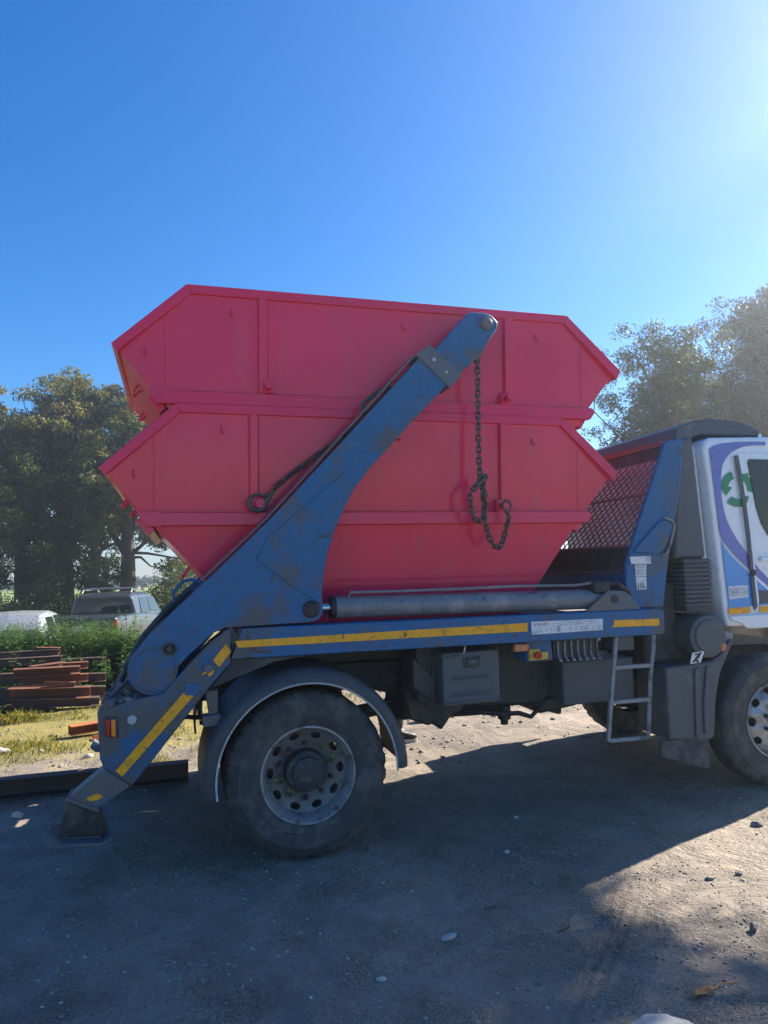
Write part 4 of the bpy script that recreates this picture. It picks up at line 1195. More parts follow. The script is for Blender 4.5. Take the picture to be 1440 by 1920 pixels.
def tree(label, base, h, tr, lobes, nclus, per, spread, size, mat, seed, lean=(0, 0), fork=.45, brown=0.0, group='trees round the yard', cat='tree', name='tree', limbs=16, openness=.42):
    g = np.random.default_rng(seed)
    base = np.array(base, float)
    root = empty(name, tuple(base))
    tag(root, label, cat, group)
    # crown clusters, crowded towards the outside of each lobe
    C = []
    wts = np.array([rx * ry * rz for (_, (rx, ry, rz)) in lobes]) ** .7
    for (c, r), w in zip(lobes, wts / wts.sum()):
        m = int(nclus * w)
        d = g.standard_normal((m, 3)); d /= np.linalg.norm(d, axis=1, keepdims=True)
        rad = g.random((m, 1)) ** openness
        lump = 1 + .16 * np.sin(d[:, :1] * 5.1 + seed) + .13 * np.sin(d[:, 2:] * 7.3 + 2 * seed) + .1 * np.sin(d[:, 1:2] * 9 + seed)
        C.append(base + np.array(c) + d * rad * lump * np.array(r))
    C = np.concatenate(C)
    C = C[C[:, 2] > base[2] + .25]
    # trunk and limbs
    mb = MB()
    top = base + np.array([lean[0], lean[1], h * .78])
    q = [base + np.array([0, 0, -.2])]
    for k in range(1, 9):
        f = k / 8
        q.append(base + (top - base) * f + np.array([math.sin(f * 5 + seed), math.cos(f * 4 + seed), 0]) * .16 * f)
    mb.tube([tuple(p) for p in q], [tr * (1.35 if k == 0 else 1) * (1 - .88 * (k / 8) ** .9) + .02 for k in range(9)], 10)
    pick = g.choice(len(C), size=min(limbs * 4, len(C)), replace=False)
    for i, k in enumerate(pick):
        f = g.uniform(fork * .75, .95)
        s = base + (top - base) * f
        e = C[k]
        L = np.linalg.norm(e - s)
        m1 = s + (e - s) * .35 + np.array([0, 0, .10 * L]) + g.standard_normal(3) * .05 * L
        m2 = s + (e - s) * .7 + np.array([0, 0, .07 * L]) + g.standard_normal(3) * .06 * L
        r0 = max(tr * (1 - .8 * f) * (.60 if i < limbs else .30), .022)
        mb.tube([tuple(s), tuple(m1), tuple(m2), tuple(e)], [r0, r0 * .65, r0 * .38, .012], 6)
    mb.build('trunk', 'bark', root, 0, base=True)
    zlo, zhi = C[:, 2].min(), C[:, 2].max()
    def tint(p, gg):
        u = (p[:, 2] - zlo) / (zhi - zlo)
        lum = vnoise(p[:, 0] + p[:, 1] * .7, p[:, 2] * 1.3 + p[:, 1] * .5, .6, seed)
        return .32 + .30 * gg.standard_normal(len(p)) * .6 + .55 * lum + brown * (u - .25)
    V, t = leaf_cloud(C, per, spread, size, seed + 1, tint=tint)
    c0 = np.array([C[:, 0].mean(), C[:, 1].mean(), C[:, 2].min()])
    me = np_mesh('crown', V - c0, np.arange(len(V)).reshape(-1, 4), mat, t)
    link('crown', me, tuple(c0), root)
    return root
def at(px, py, d):
    """point seen in the survey at pixel px,py, d metres deep"""
    k = d / 1333.0
    return np.array(CAM + (fw * d + r2 * ((px - 720) * k) - u2 * ((py - 960) * k)))
LT = 'trees on the left'
GL = -.5
def tbase(px, d):
    p = at(px, 1078, d)
    return (p[0], p[1], GL)
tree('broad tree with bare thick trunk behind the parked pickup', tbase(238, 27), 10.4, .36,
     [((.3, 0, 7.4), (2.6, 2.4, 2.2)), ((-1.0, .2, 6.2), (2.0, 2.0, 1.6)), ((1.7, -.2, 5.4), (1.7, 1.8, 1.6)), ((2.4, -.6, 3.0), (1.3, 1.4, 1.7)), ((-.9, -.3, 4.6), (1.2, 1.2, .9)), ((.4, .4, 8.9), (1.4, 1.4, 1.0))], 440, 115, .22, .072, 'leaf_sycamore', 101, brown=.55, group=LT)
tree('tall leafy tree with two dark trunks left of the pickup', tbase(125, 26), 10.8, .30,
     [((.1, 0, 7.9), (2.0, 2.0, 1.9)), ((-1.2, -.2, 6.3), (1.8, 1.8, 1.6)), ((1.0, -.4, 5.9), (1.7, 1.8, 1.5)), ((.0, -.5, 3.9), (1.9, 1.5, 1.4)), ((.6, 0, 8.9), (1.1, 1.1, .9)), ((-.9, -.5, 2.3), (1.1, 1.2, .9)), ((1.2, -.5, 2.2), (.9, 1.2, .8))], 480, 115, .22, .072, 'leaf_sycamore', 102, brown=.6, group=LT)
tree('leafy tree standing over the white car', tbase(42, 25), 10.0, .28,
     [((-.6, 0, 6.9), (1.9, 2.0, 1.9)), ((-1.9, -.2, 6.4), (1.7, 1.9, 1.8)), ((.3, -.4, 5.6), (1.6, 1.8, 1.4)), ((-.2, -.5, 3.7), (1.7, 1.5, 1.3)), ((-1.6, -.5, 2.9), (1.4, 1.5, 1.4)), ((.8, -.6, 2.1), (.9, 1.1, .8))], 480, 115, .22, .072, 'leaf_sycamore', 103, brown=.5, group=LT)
tree('darker tree further back between the leafy trees', tbase(175, 33), 8.0, .28,
     [((0, 0, 6.0), (3.0, 2.2, 2.0)), ((2.2, 0, 4.4), (1.8, 1.6, 1.3)), ((-2.4, 0, 4.6), (2.2, 1.8, 1.8))], 130, 90, .30, .09, 'leaf_dark', 104, group=LT)
for i, (px, d, rx, h, lab) in enumerate(((28, 23, 1.5, 1.5, 'dark bush below the trees behind the white car'), (112, 24, 1.4, 1.4, 'dark bush below the trees beside the pickup'), (322, 25, 1.0, 2.3, 'drooping bush at the field edge right of the tree trunk'), (60, 30, 2.2, 1.7, 'low hedge bush at the edge of the field'))):
    b = tbase(px, d)
    tree(lab, b, h, .05, [((0, 0, h * .5), (rx, 1.0, h * .5)), ((rx * .4, .2, h * .6), (rx * .6, .9, h * .5))], 110, 80, .26, .06, 'leaf_dark' if i != 2 else 'leaf_sycamore', 120 + i, group='bushes under the trees', cat='bush', name='bush', limbs=4, fork=.1)
# right hand trees
tree('airy light green tree with open branches behind the lorry cab', tbase(1262, 20), 9.6, .20,
     [((-.2, -.3, 7.4), (1.9, 1.7, 1.7)), ((-1.3, -.6, 6.0), (1.3, 1.4, 1.2)), ((-1.8, -.8, 4.4), (1.3, 1.3, 1.2)), ((.6, 0, 7.9), (1.2, 1.2, 1.2)), ((.2, -.2, 5.3), (1.4, 1.3, 1.2)), ((-1.6, -.8, 3.0), (1.3, 1.2, 1.0)), ((-2.3, -1.0, 3.9), (.8, 1.0, .8))], 300, 190, .22, .044, 'leaf_ash', 131, fork=.35, group='trees on the right', openness=.6, limbs=22)
tree('huge dense dark tree rising behind the lorry cab', tbase(1515, 24), 13.0, .42,
     [((-.2, .3, 8.2), (3.5, 2.6, 3.2)), ((-1.7, 1.4, 6.0), (2.5, 2.2, 2.7)), ((1.6, -.5, 7.2), (2.8, 2.6, 3.0)), ((-1.0, .8, 3.2), (2.9, 2.2, 2.0)), ((.4, -.2, 10.4), (2.5, 2.0, 1.7))], 1350, 170, .27, .056, 'leaf_dark', 132, group='trees on the right')
tree('added tall tree out of view beyond the cab front, high crown shading the yard', (13.3, 0.0, 0.0), 12.0, .26,  # unseen tree, added and shaped so its crown dapples the foreground
     [((-1.7, 3.0, 8.8), (1.5, 1.1, 1.6)), ((-1.5, 3.6, 8.9), (1.3, 1.2, 1.4)), ((-2.0, 2.4, 9.0), (1.2, .9, 1.2))], 210, 46, .30, .10, 'leaf_ash', 141, fork=.75, lean=(-.6, .8), group='trees on the right', openness=.5)
# far hedge across the field
g = np.random.default_rng(9)
hx = g.uniform(-75, 60, 900); hy = 125 + g.uniform(-1, 1, 900); hz = -.4 + g.random(900) * (1.3 + 1.5 * (vnoise(hx, hx * 0, .08, 3) + .5))
V, t = leaf_cloud(np.stack([hx, hy, hz], -1), 12, .6, .35, 77)
hd_ = link('far_hedge', np_mesh('far_hedge', V, np.arange(len(V)).reshape(-1, 4), 'leaf_dark', t), (0, 0, 0))
tag(hd_, 'distant dark hedge line on the far side of the field', 'hedge', kind='stuff')

# ================================================================== WEEDS
def weeds(name, label, xr, yr, n, h0, h1, seed):
    g = np.random.default_rng(seed)
    x = g.uniform(*xr, n); y = g.uniform(*yr, n); z = terrain(x, y)
    h = g.uniform(h0, h1, n) * (1 + .5 * vnoise(x, y, 1.4, seed))
    V, Fq, T = [], [], []
    a = g.uniform(0, 6.28, n); ln = g.uniform(0, .25, n) * h
    K = 22
    B = np.stack([x, y, z], -1)
    Tp = B + np.stack([np.cos(a) * ln, np.sin(a) * ln, h], -1)
    # stems
    s = np.stack([np.sin(a) * .006, -np.cos(a) * .006, 0 * a], -1)
    SV = np.stack([B - s, B + s, Tp + s * .3, Tp - s * .3], 1).reshape(-1, 3)
    # leaves
    f = np.tile(np.linspace(.12, 1.0, K), (n, 1)) + g.uniform(-.03, .03, (n, K))
    p = B[:, None] + (Tp - B)[:, None] * f[..., None]
    ang = g.uniform(0, 6.28, (n, K))
    L = .15 * (1.15 - .75 * f) * g.uniform(.7, 1.4, (n, K))
    d = np.stack([np.cos(ang), np.sin(ang), g.uniform(-.55, .25, (n, K))], -1)
    w = np.stack([-np.sin(ang), np.cos(ang), 0 * ang], -1)
    e = L[..., None]
    LV = np.stack([p, p + d * e * .5 + w * e * .28, p + d * e, p + d * e * .5 - w * e * .28], 2).reshape(-1, 3)
    VV = np.concatenate([SV, LV])
    tt = np.concatenate([np.full(len(SV), .5), np.repeat(np.clip(.25 + .5 * g.random(n * K) + .35 * (f.ravel() - .5), 0, 1), 4)])
    return tag(link(name, np_mesh(name, VV, np.arange(len(VV)).reshape(-1, 4), 'leaf_nettle', tt), (0, 0, 0)), label, 'weeds', kind='stuff')
weeds('weeds', 'dense bank of tall green nettles between beam pile and cars', (-6.2, -.4), (7.8, 9.8), 3600, .72, 1.18, 61)
weeds('weeds', 'sparse tall weeds sprouting round the beam pile', (-4.6, -.9), (6.9, 7.9), 160, .25, .7, 62)
weeds('weeds', 'low weeds at the edge of the yard behind the cab', (1.0, 9.0), (7.6, 9.6), 500, .3, .8, 63)

# ================================================================== STEEL BEAMS
def section(kind, w, h, t):
    if kind == 'I':
        return [(-w / 2, 0), (w / 2, 0), (w / 2, t), (t / 2, t), (t / 2, h - t), (w / 2, h - t), (w / 2, h), (-w / 2, h), (-w / 2, h - t), (-t / 2, h - t), (-t / 2, t), (-w / 2, t)]
    if kind == 'U':
        return [(-w / 2, 0), (w / 2, 0), (w / 2, h), (-w / 2, h), (-w / 2, h - t), (w / 2 - t, h - t), (w / 2 - t, t), (-w / 2, t)]
    return [(-w / 2, 0), (w / 2, 0), (w / 2, t), (-w / 2 + t, t), (-w / 2 + t, h), (-w / 2, h)]
def beam(p0, p1, kind, w, h, t, mat, label, roll_=0.0, group='rusty steel beams in the pile', name='steel_girder'):
    p0, p1 = Vector(p0), Vector(p1)
    L = (p1 - p0)
    x = L.normalized()
    z = Vector((0, 0, 1)); y = z.cross(x).normalized(); z = x.cross(y)
    c, s_ = math.cos(roll_), math.sin(roll_)
    sec = section(kind, w, h, t)
    mb = MB()
    n = len(sec)
    V = []
    for p in (p0, p1):
        for a, b in sec:
            a2, b2 = a * c - b * s_, a * s_ + b * c
            V.append(p + y * a2 + z * b2)
    mb.add(V, [tuple(range(n)), tuple(range(2 * n - 1, n - 1, -1))] + [(i, (i + 1) % n, (i + 1) % n + n, i + n) for i in range(n)])
    return tag(mb.build(name, mat, None, .003, smooth=25), label, 'girder', group, kind='thing')
zg = gz(-2.3, 6.2)
PX = lambda px, py, Y: (lambda d: (CAM.x + d.x * (Y - CAM.y) / d.y, Y, CAM.z + d.z * (Y - CAM.y) / d.y))(fw + r2 * ((px - 720) / 1333.0) - u2 * ((py - 960) / 1333.0))
def pb(x0, y0, x1, y1, Y0, Y1, kind, w, h, t, mat, label, roll_=0.0, **k):
    """beam whose lower edge was surveyed at two image points, at depths Y0 and Y1"""
    return beam(PX(x0, y0, Y0), PX(x1, y1, Y1), kind, w, h, t, mat, label, roll_, **k)
same = 'rusty steel beam stacked in the middle of the pile'
pb(20, 1334, 50, 1333, 5.95, 6.6, 'I', .10, .07, .01, 'rust_dark', 'short timber coloured bearer under the left end of the beam pile')
pb(95, 1338, 104, 1334, 5.95, 6.6, 'I', .10, .07, .01, 'rust_dark', 'short bearer under the right end of the beam pile')
pb(22, 1326, 186, 1322, 6.10, 6.16, 'I', .16, .115, .012, 'rust_dark', 'lowest dark beam along the front of the pile')
pb(14, 1313, 168, 1308, 6.12, 6.14, 'U', .17, .155, .012, 'rust', 'deep rusty channel at the front of the pile below the top layer', roll_=0)
pb(18, 1300, 142, 1290, 6.25, 6.35, 'I', .12, .09, .01, 'rust', 'thick rusty beam end showing behind the deep front channel')
pb(0, 1318, 60, 1316, 6.5, 6.5, 'I', .16, .20, .012, 'rust_dark', 'dark beam in the second row at the far end of the pile')
pb(60, 1312, 196, 1310, 6.5, 6.55, 'I', .14, .18, .012, 'rust_dark', 'dark beam in the second row nearer the lorry')
pb(82, 1286, 140, 1288, 6.13, 6.15, 'L', .10, .07, .01, 'rust', 'short rusty angle piece lying across the pile front')
pb(42, 1285, 165, 1277, 6.4, 6.5, 'I', .14, .11, .01, 'rust', 'rusty beam directly under the bright top channel')
pb(0, 1282, 110, 1277, 6.75, 6.75, 'I', .14, .14, .01, 'rust_dark', 'dark beam at the back of the pile below the tilted channel')
pb(24, 1270, 150, 1263, 6.35, 6.45, 'U', .16, .11, .012, 'rust', 'bright rusty channel on top of the pile, widest of the top layer')
pb(118, 1280, 198, 1277, 6.7, 6.7, 'I', .12, .12, .01, 'rust_dark', 'dark beam end poking out of the pile towards the lorry')
pb(56, 1260, 120, 1251, 6.55, 6.8, 'U', .15, .08, .012, 'rust', 'short tilted channel with cut end, topmost on the pile')
pb(118, 1256, 165, 1253, 6.7, 6.75, 'I', .13, .10, .01, 'rust', 'short beam with upright end plate on top of the pile')
pb(0, 1250, 115, 1243, 7.3, 7.3, 'I', .12, .11, .01, 'rust_dark', 'long dark beam lying behind the pile among weeds, left piece')
pb(110, 1246, 198, 1241, 7.35, 7.4, 'I', .12, .08, .01, 'rust_dark', 'long dark beam lying behind the pile towards the lorry')
pb(0, 1236, 110, 1229, 7.55, 7.55, 'I', .12, .10, .01, 'rust_dark', 'rearmost beam half hidden in the nettles')
pb(68, 1226, 112, 1226, 7.6, 7.6, 'U', .12, .10, .01, 'rust', 'short rusty offcut lying on the rearmost beam')
# single beams on the ground
beam((-4.2, 2.10, gz(-2.4, 2.1) + .0), (-.70, 2.07, gz(-.9, 2.05) + .0), 'U', .13, .165, .014, 'rust_dark', 'long dark steel channel lying on the ground behind the stabiliser leg', roll_=0, group='beams lying on the ground')
beam((-1.94, 4.20, gz(-1.9, 4.2) + .03), (-1.05, 4.55, gz(-1.1, 4.5) + .05), 'U', .14, .10, .01, 'rust_orange', 'bright orange rusted channel lying on the mossy verge', group='beams lying on the ground')
beam((-1.70, 4.02, gz(-1.7, 4.0) + .0), (-1.0, 4.35, gz(-1.0, 4.3) + .0), 'L', .09, .06, .01, 'rust_orange', 'small orange rusted angle beside the orange channel', group='beams lying on the ground')

# ================================================================== PARKED VEHICLES
def car_root(name, label, cat, px, d, az, zoff=-.42):
    p = at(px, 1078, d)
    o = empty(name, (p[0], p[1], zoff))
    tag(o, label, cat, 'vehicles parked behind the nettles')
    o.rotation_euler = (0, 0, -az)
    return o
def cpart(mb, name, mat, root, bev=.01, parent=None):
    """car parts are drawn with x to the right, y forward, z up from the root"""
    me_ = mb
    A = np.array(me_.v); c = (A.min(0) + A.max(0)) / 2
    me_.v = [tuple(p) for p in A - c]
    m = me_.mesh(name)
    m.materials.append(MATS[mat])
    o = bpy.data.objects.new(name, m); col.objects.link(o)
    o.parent = parent or root
    base_c = CLOC.get(parent, np.zeros(3)) if parent else np.zeros(3)
    o.location = tuple(c - base_c)
    CLOC[o] = c
    if bev:
        b = o.modifiers.new('bevel', 'BEVEL'); b.width = bev; b.segments = 3; b.limit_method = 'ANGLE'; b.angle_limit = R(30)
    return o
CLOC = {}
def loft(secs):
    """list of (y, [(x,z)...]) rings, right half mirrored, closed ends"""
    mb = MB(); V = []; n = None
    for y, half in secs:
        ring = [(x, y, z) for x, z in half] + [(-x, y, z) for x, z in reversed(half)]
        n = len(ring); V += ring
    Fc = []
    for i in range(len(secs) - 1):
        for k in range(n):
            Fc.append((i * n + k, i * n + (k + 1) % n, (i + 1) * n + (k + 1) % n, (i + 1) * n + k))
    Fc += [tuple(range(n)), tuple(range((len(secs) - 1) * n + n - 1, (len(secs) - 1) * n - 1, -1))]
    return mb.add(V, Fc)
def cwheel(root, x, y, r=.36):
    s = 1 if x > 0 else -1
    mb = MB()
    pr = [(.20, 0), (.24, .01), (r - .05, .0), (r - .01, .03), (r, .08), (r, .18), (r - .03, .22)]
    mb.lathe(pr, (0, 0, 0), 28)
    mb.v = [(x - s * b, y + a, r + c_) for a, b, c_ in mb.v]
    t = cpart(mb, 'wheel', 'rubber', root, 0)
    mb = MB(); mb.lathe([(.0, .03), (.06, .02), (.12, .045), (.20, .02), (.21, .0)], (0, 0, 0), 24)
    mb.v = [(x - s * b, y + a, r + c_) for a, b, c_ in mb.v]
    cpart(mb, 'rim', 'rim_silver', root, 0, parent=t)
# double cab pickup; y=0 at its tail, driving away
pk = car_root('pickup_truck', 'silver double cab pickup with roof bars seen from behind', 'pickup', 148, 16.0, R(13))
bd = cpart(loft([(0.0, [(.0, .48), (.80, .48), (.84, .60), (.86, .95), (.83, 1.22), (.80, 1.26), (0, 1.26)]), (.25, [(.0, .42), (.86, .42), (.89, .60), (.90, .95), (.87, 1.24), (.83, 1.28), (0, 1.28)]),
                 (1.75, [(.0, .42), (.88, .42), (.90, .60), (.91, .95), (.88, 1.22), (.84, 1.26), (0, 1.26)]), (3.6, [(.0, .42), (.88, .42), (.90, .60), (.91, .90), (.87, 1.12), (.83, 1.16), (0, 1.16)]),
                 (4.7, [(.0, .42), (.84, .42), (.86, .60), (.87, .85), (.80, 1.06), (.74, 1.10), (0, 1.12)]), (5.15, [(.0, .45), (.72, .45), (.74, .60), (.74, .78), (.66, .92), (.60, .96), (0, .98)])]), 'body', 'car_silver', pk, .03)
cb = cpart(loft([(1.62, [(.0, 1.16), (.82, 1.16), (.80, 1.25), (.70, 1.62), (.62, 1.70), (0, 1.735)]), (1.95, [(.0, 1.16), (.84, 1.16), (.82, 1.25), (.70, 1.68), (.62, 1.75), (0, 1.78)]),
                 (3.0, [(.0, 1.14), (.85, 1.14), (.83, 1.25), (.70, 1.69), (.62, 1.75), (0, 1.78)]), (3.75, [(.0, 1.10), (.83, 1.10), (.80, 1.18), (.66, 1.58), (.58, 1.62), (0, 1.64)]), (4.35, [(.0, 1.06), (.76, 1.06), (.74, 1.09), (.72, 1.10), (.6, 1.12), (0, 1.13)])]), 'cab', 'car_silver', pk, .02)
mb = MB().add([(-.72, 1.598, 1.25), (.72, 1.598, 1.25), (.655, 1.598, 1.58), (.60, 1.598, 1.655), (-.60, 1.598, 1.655), (-.655, 1.598, 1.58)], [(0, 1, 2, 3, 4, 5)])
mb.add([(-.72, 1.61, 1.25), (.72, 1.61, 1.25), (.655, 1.61, 1.58), (.60, 1.61, 1.655), (-.60, 1.61, 1.655), (-.655, 1.61, 1.58)], [(5, 4, 3, 2, 1, 0)])
cpart(mb, 'rear_window', 'glass_dark', pk, 0, parent=cb)
for y0, y1, y2, y3 in ((2.0, 2.72, 2.70, 2.10), (2.80, 3.75, 3.40, 2.80)):
    for s in (1, -1):
        mb = MB().add([(s * .842, y0, 1.24), (s * .842, y1, 1.22), (s * .722, y2, 1.62), (s * .722, y3, 1.63)], [(0, 1, 2, 3)])
        mb.add([(s * .83, y0, 1.24), (s * .83, y1, 1.22), (s * .71, y2, 1.62), (s * .71, y3, 1.63)], [(3, 2, 1, 0)])
        cpart(mb, 'side_window', 'glass_dark', pk, 0, parent=cb)
cpart(MB().box(-.76, .76, -.012, .02, .72, 1.22), 'tailgate', 'car_silver', pk, .01, parent=bd)
cpart(MB().box(-.26, .26, -.03, -.012, .92, 1.08), 'number_plate', 'plate_white', pk, .003, parent=bd)
for s in (1, -1):
    cpart(MB().box(s * .80 - .055, s * .80 + .055, -.02, .10, 1.02, 1.18), 'tail_lamp', 'lens_red', pk, .015, parent=bd)
    cpart(MB().tube([(s * .60, 1.85, 1.76), (s * .60, 1.95, 1.84), (s * .60, 2.9, 1.85), (s * .60, 3.1, 1.76)], .022, 8), 'roof_rail', 'ladder_grey', pk, 0, parent=cb)
    for y in (.95, 4.15):
        cwheel(pk, s * .90, y, .37)
for y in (2.05, 2.75):
    cpart(MB().box(-.72, .72, y - .03, y + .03, 1.85, 1.885), 'roof_bar', 'ladder_grey', pk, .008, parent=cb)
cpart(MB().box(-.85, .85, -.10, .06, .46, .62), 'bumper', 'plastic_grey', pk, .02)
# small white hatchback
wc = car_root('white_car', 'small white hatchback half hidden by nettles', 'car', 8, 14.0, R(2), -.42)
bd = cpart(loft([(0.0, [(.0, .32), (.66, .32), (.74, .55), (.75, .80), (.70, .92), (.64, .95), (0, .96)]), (.35, [(.0, .28), (.74, .28), (.82, .55), (.84, .82), (.79, .95), (.74, .97), (0, .98)]),
                 (2.0, [(.0, .28), (.78, .28), (.85, .55), (.86, .80), (.82, .92), (.76, .95), (0, .96)]), (3.3, [(.0, .28), (.76, .28), (.83, .55), (.83, .76), (.76, .88), (.66, .92), (0, .94)]), (3.95, [(.0, .32), (.60, .32), (.66, .5), (.66, .62), (.58, .72), (.5, .75), (0, .76)])]), 'body', 'car_white', wc, .03)
cb = cpart(loft([(.12, [(.0, .93), (.72, .93), (.70, 1.0), (.66, 1.10), (.60, 1.16), (0, 1.18)]), (.45, [(.0, .94), (.78, .94), (.76, 1.0), (.62, 1.38), (.54, 1.44), (0, 1.46)]), (1.4, [(.0, .94), (.79, .94), (.77, 1.0), (.62, 1.42), (.54, 1.48), (0, 1.50)]),
                 (2.2, [(.0, .92), (.78, .92), (.76, .98), (.60, 1.34), (.52, 1.39), (0, 1.41)]), (3.0, [(.0, .90), (.70, .90), (.68, .92), (.62, .94), (.5, .95), (0, .96)])]), 'cabin', 'car_white', wc, .02)
cpart(MB().add([(-.62, .10, 1.02), (.62, .10, 1.02), (.54, .36, 1.34), (-.54, .36, 1.34), (-.62, .14, 1.02), (.62, .14, 1.02), (.54, .40, 1.34), (-.54, .40, 1.34)], [(0, 1, 2, 3), (7, 6, 5, 4), (0, 4, 5, 1), (2, 6, 7, 3)]), 'rear_window', 'glass_dark', wc, 0, parent=cb)
for s in (1, -1):
    for y0, y1, y2, y3 in ((.50, 1.25, 1.22, .62), (1.32, 2.45, 2.02, 1.32)):
        cpart(MB().add([(s * .775, y0, 1.0), (s * .775, y1, .99), (s * .640, y2, 1.36), (s * .640, y3, 1.38), (s * .76, y0, 1.0), (s * .76, y1, .99), (s * .62, y2, 1.36), (s * .62, y3, 1.38)], [(0, 1, 2, 3), (7, 6, 5, 4)]), 'side_window', 'glass_dark', wc, 0, parent=cb)
    cpart(MB().box(s * .72 - .05, s * .72 + .05, -.01, .12, .66, .98), 'tail_lamp', 'lens_red', wc, .02, parent=bd)
    for y in (.65, 3.1):
        cwheel(wc, s * .84, y, .29)

# ================================================================== STONES, LEAF, TWIGS
def rock(name, label, x, y, sx, sy, sz, mat, seed, cat='stone', rot=0.0, sink=.25, sub=3):
    bm = bmesh.new()
    bmesh.ops.create_icosphere(bm, subdivisions=sub, radius=1)
    g = np.random.default_rng(seed)
    dirs = [Vector(g.standard_normal(3)).normalized() for _ in range(9)]
    off = g.uniform(.42, .85, 9)
    for v in bm.verts:
        p = v.co.copy()
        for d, o in zip(dirs, off):
            k = p.dot(d)
            if k > o:
                p -= d * (k - o) * .9
        p *= 1 + .05 * math.sin(7 * p.x + seed) + .04 * math.sin(11 * p.y - seed) + .03 * math.sin(17 * p.z)
        v.co = Vector((p.x * sx, p.y * sy, p.z * sz))
    bmesh.ops.rotate(bm, verts=bm.verts, cent=(0, 0, 0), matrix=Matrix.Rotation(rot, 3, 'Z'))
    me = bpy.data.meshes.new(name)
    bm.to_mesh(me); bm.free()
    me.polygons.foreach_set('use_smooth', [True] * len(me.polygons))
    me.set_sharp_from_angle(angle=R(28))
    me.materials.append(MATS[mat])
    return tag(link(name, me, (x, y, gz(x, y) + sz * (1 - sink) - sz * .12)), label, cat, 'stones lying on the yard')
rock('boulder', 'large pale flat topped boulder in the sunny yard corner', 0.95, -2.13, .165, .120, .055, 'stone_pale', 23, 'boulder', rot=-.45, sub=4)
rock('stone', 'flat pale stone flake in the shaded yard', .472, -1.12, .055, .022, .014, 'stone_pale', 4, rot=.3)
rock('stone', 'small round white pebble in the lorry shadow', 1.188, -.288, .017, .014, .011, 'stone_pale', 5)
rock('stone', 'small white pebble near the rear tyre in the lorry shadow', 1.522, .249, .018, .014, .011, 'stone_pale', 6)
rock('stone', 'jagged dark stone casting a shadow in the sunlit gravel', 1.883, -1.554, .036, .026, .024, 'stone_dark', 7, rot=.5)
rock('stone', 'small dark stone beside the tyre tread marks', 2.071, -1.03, .030, .020, .014, 'stone_dark', 8)
rock('stone', 'dark cube shaped stone in the sunlit gravel', 2.273, -1.028, .020, .018, .018, 'stone_dark', 9)
rock('stone', 'grey flat stone at the edge of the cab shadow', 2.973, -.433, .055, .032, .022, 'stone_dark', 10)
rock('stone', 'round dark stone on the lit verge beyond the lorry', 1.937, 3.508, .095, .08, .075, 'stone_dark', 11)
rock('stone', 'pale stone chip on the shaded dirt below the rear tyre', .07, -1.351, .026, .018, .012, 'stone_pale', 12)
rock('stone', 'rough grey stone lying by the dark channel', -1.937, 1.558, .05, .035, .03, 'stone_pale', 13)
rock('stone', 'grey stone half buried in the mossy verge', -2.55, 3.75, .10, .06, .05, 'stone_pale', 14)
rock('stone', 'white curved rubble piece on the verge near the leg', -1.646, 3.267, .09, .035, .03, 'stone_pale', 15, rot=.4)
# curled dry leaf with stalk
mb = MB()
n = 9
for i in range(n):
    f = i / (n - 1)
    w = .022 * math.sin(math.pi * min(1, f * 1.02 + .02)) ** .7
    x = (f - .5) * .13
    for s in (-1, 0, 1):
        mb.v.append((1.30 + x, -1.895 + s * w + .3 * x * .5, gz(1.30, -1.9) + .006 + abs(s) * .016 * math.sin(math.pi * f) + .006 * math.sin(9 * f)))
for i in range(n - 1):
    for s in (0, 1):
        mb.f.append((i * 3 + s, i * 3 + s + 1, i * 3 + s + 4, i * 3 + s + 3)); mb.mi.append(0)
lf = mb.build('dry_leaf', 'dry_leaf', None, 0)
so = lf.modifiers.new('thickness', 'SOLIDIFY'); so.thickness = .0015
tag(lf, 'curled orange brown dry leaf on the sunlit gravel', 'leaf')
mb = MB()
mb.tube([(1.365, -1.885, gz(1.37, -1.88) + .008), (1.41, -1.87, gz(1.4, -1.87) + .012), (1.46, -1.875, gz(1.46, -1.87) + .006), (1.52, -1.86, gz(1.5, -1.86) + .008)], [.004, .003, .003, .002], 6)
mb.tube([(1.41, -1.87, gz(1.4, -1.87) + .010), (1.43, -1.84, gz(1.43, -1.84) + .012)], .002, 5)
tag(mb.build('dry_stalk', 'dry_leaf', None, 0), 'thin orange dry stalk beside the curled leaf', 'stalk')
g = np.random.default_rng(55)
for k, (x, y, L, a, lab) in enumerate(((-1.203, .642, .12, -1.1, 'thin twig sticking out beside the stabiliser foot'), (.75, -.93, .07, .2, 'short dark twig near the shaded dirt middle'), (1.35, -.78, .09, 2.4, 'dark twig at the edge of the sunlight'), (1.0, -1.25, .10, .4, 'crooked twig by the tread marks'), (2.35, -1.45, .11, 2.0, 'dark twig on the sunlit gravel'))):
    pts = []
    for i in range(4):
        f = i / 3
        xx, yy = x + L * f * math.cos(a + .3 * math.sin(4 * f + k)), y + L * f * math.sin(a + .3 * math.sin(4 * f + k))
        pts.append((xx, yy, gz(xx, yy) + .006 + .01 * f))
    tag(MB().tube(pts, [.0045, .004, .003, .002], 6).build('twig', 'twig', None, 0), lab, 'twig')

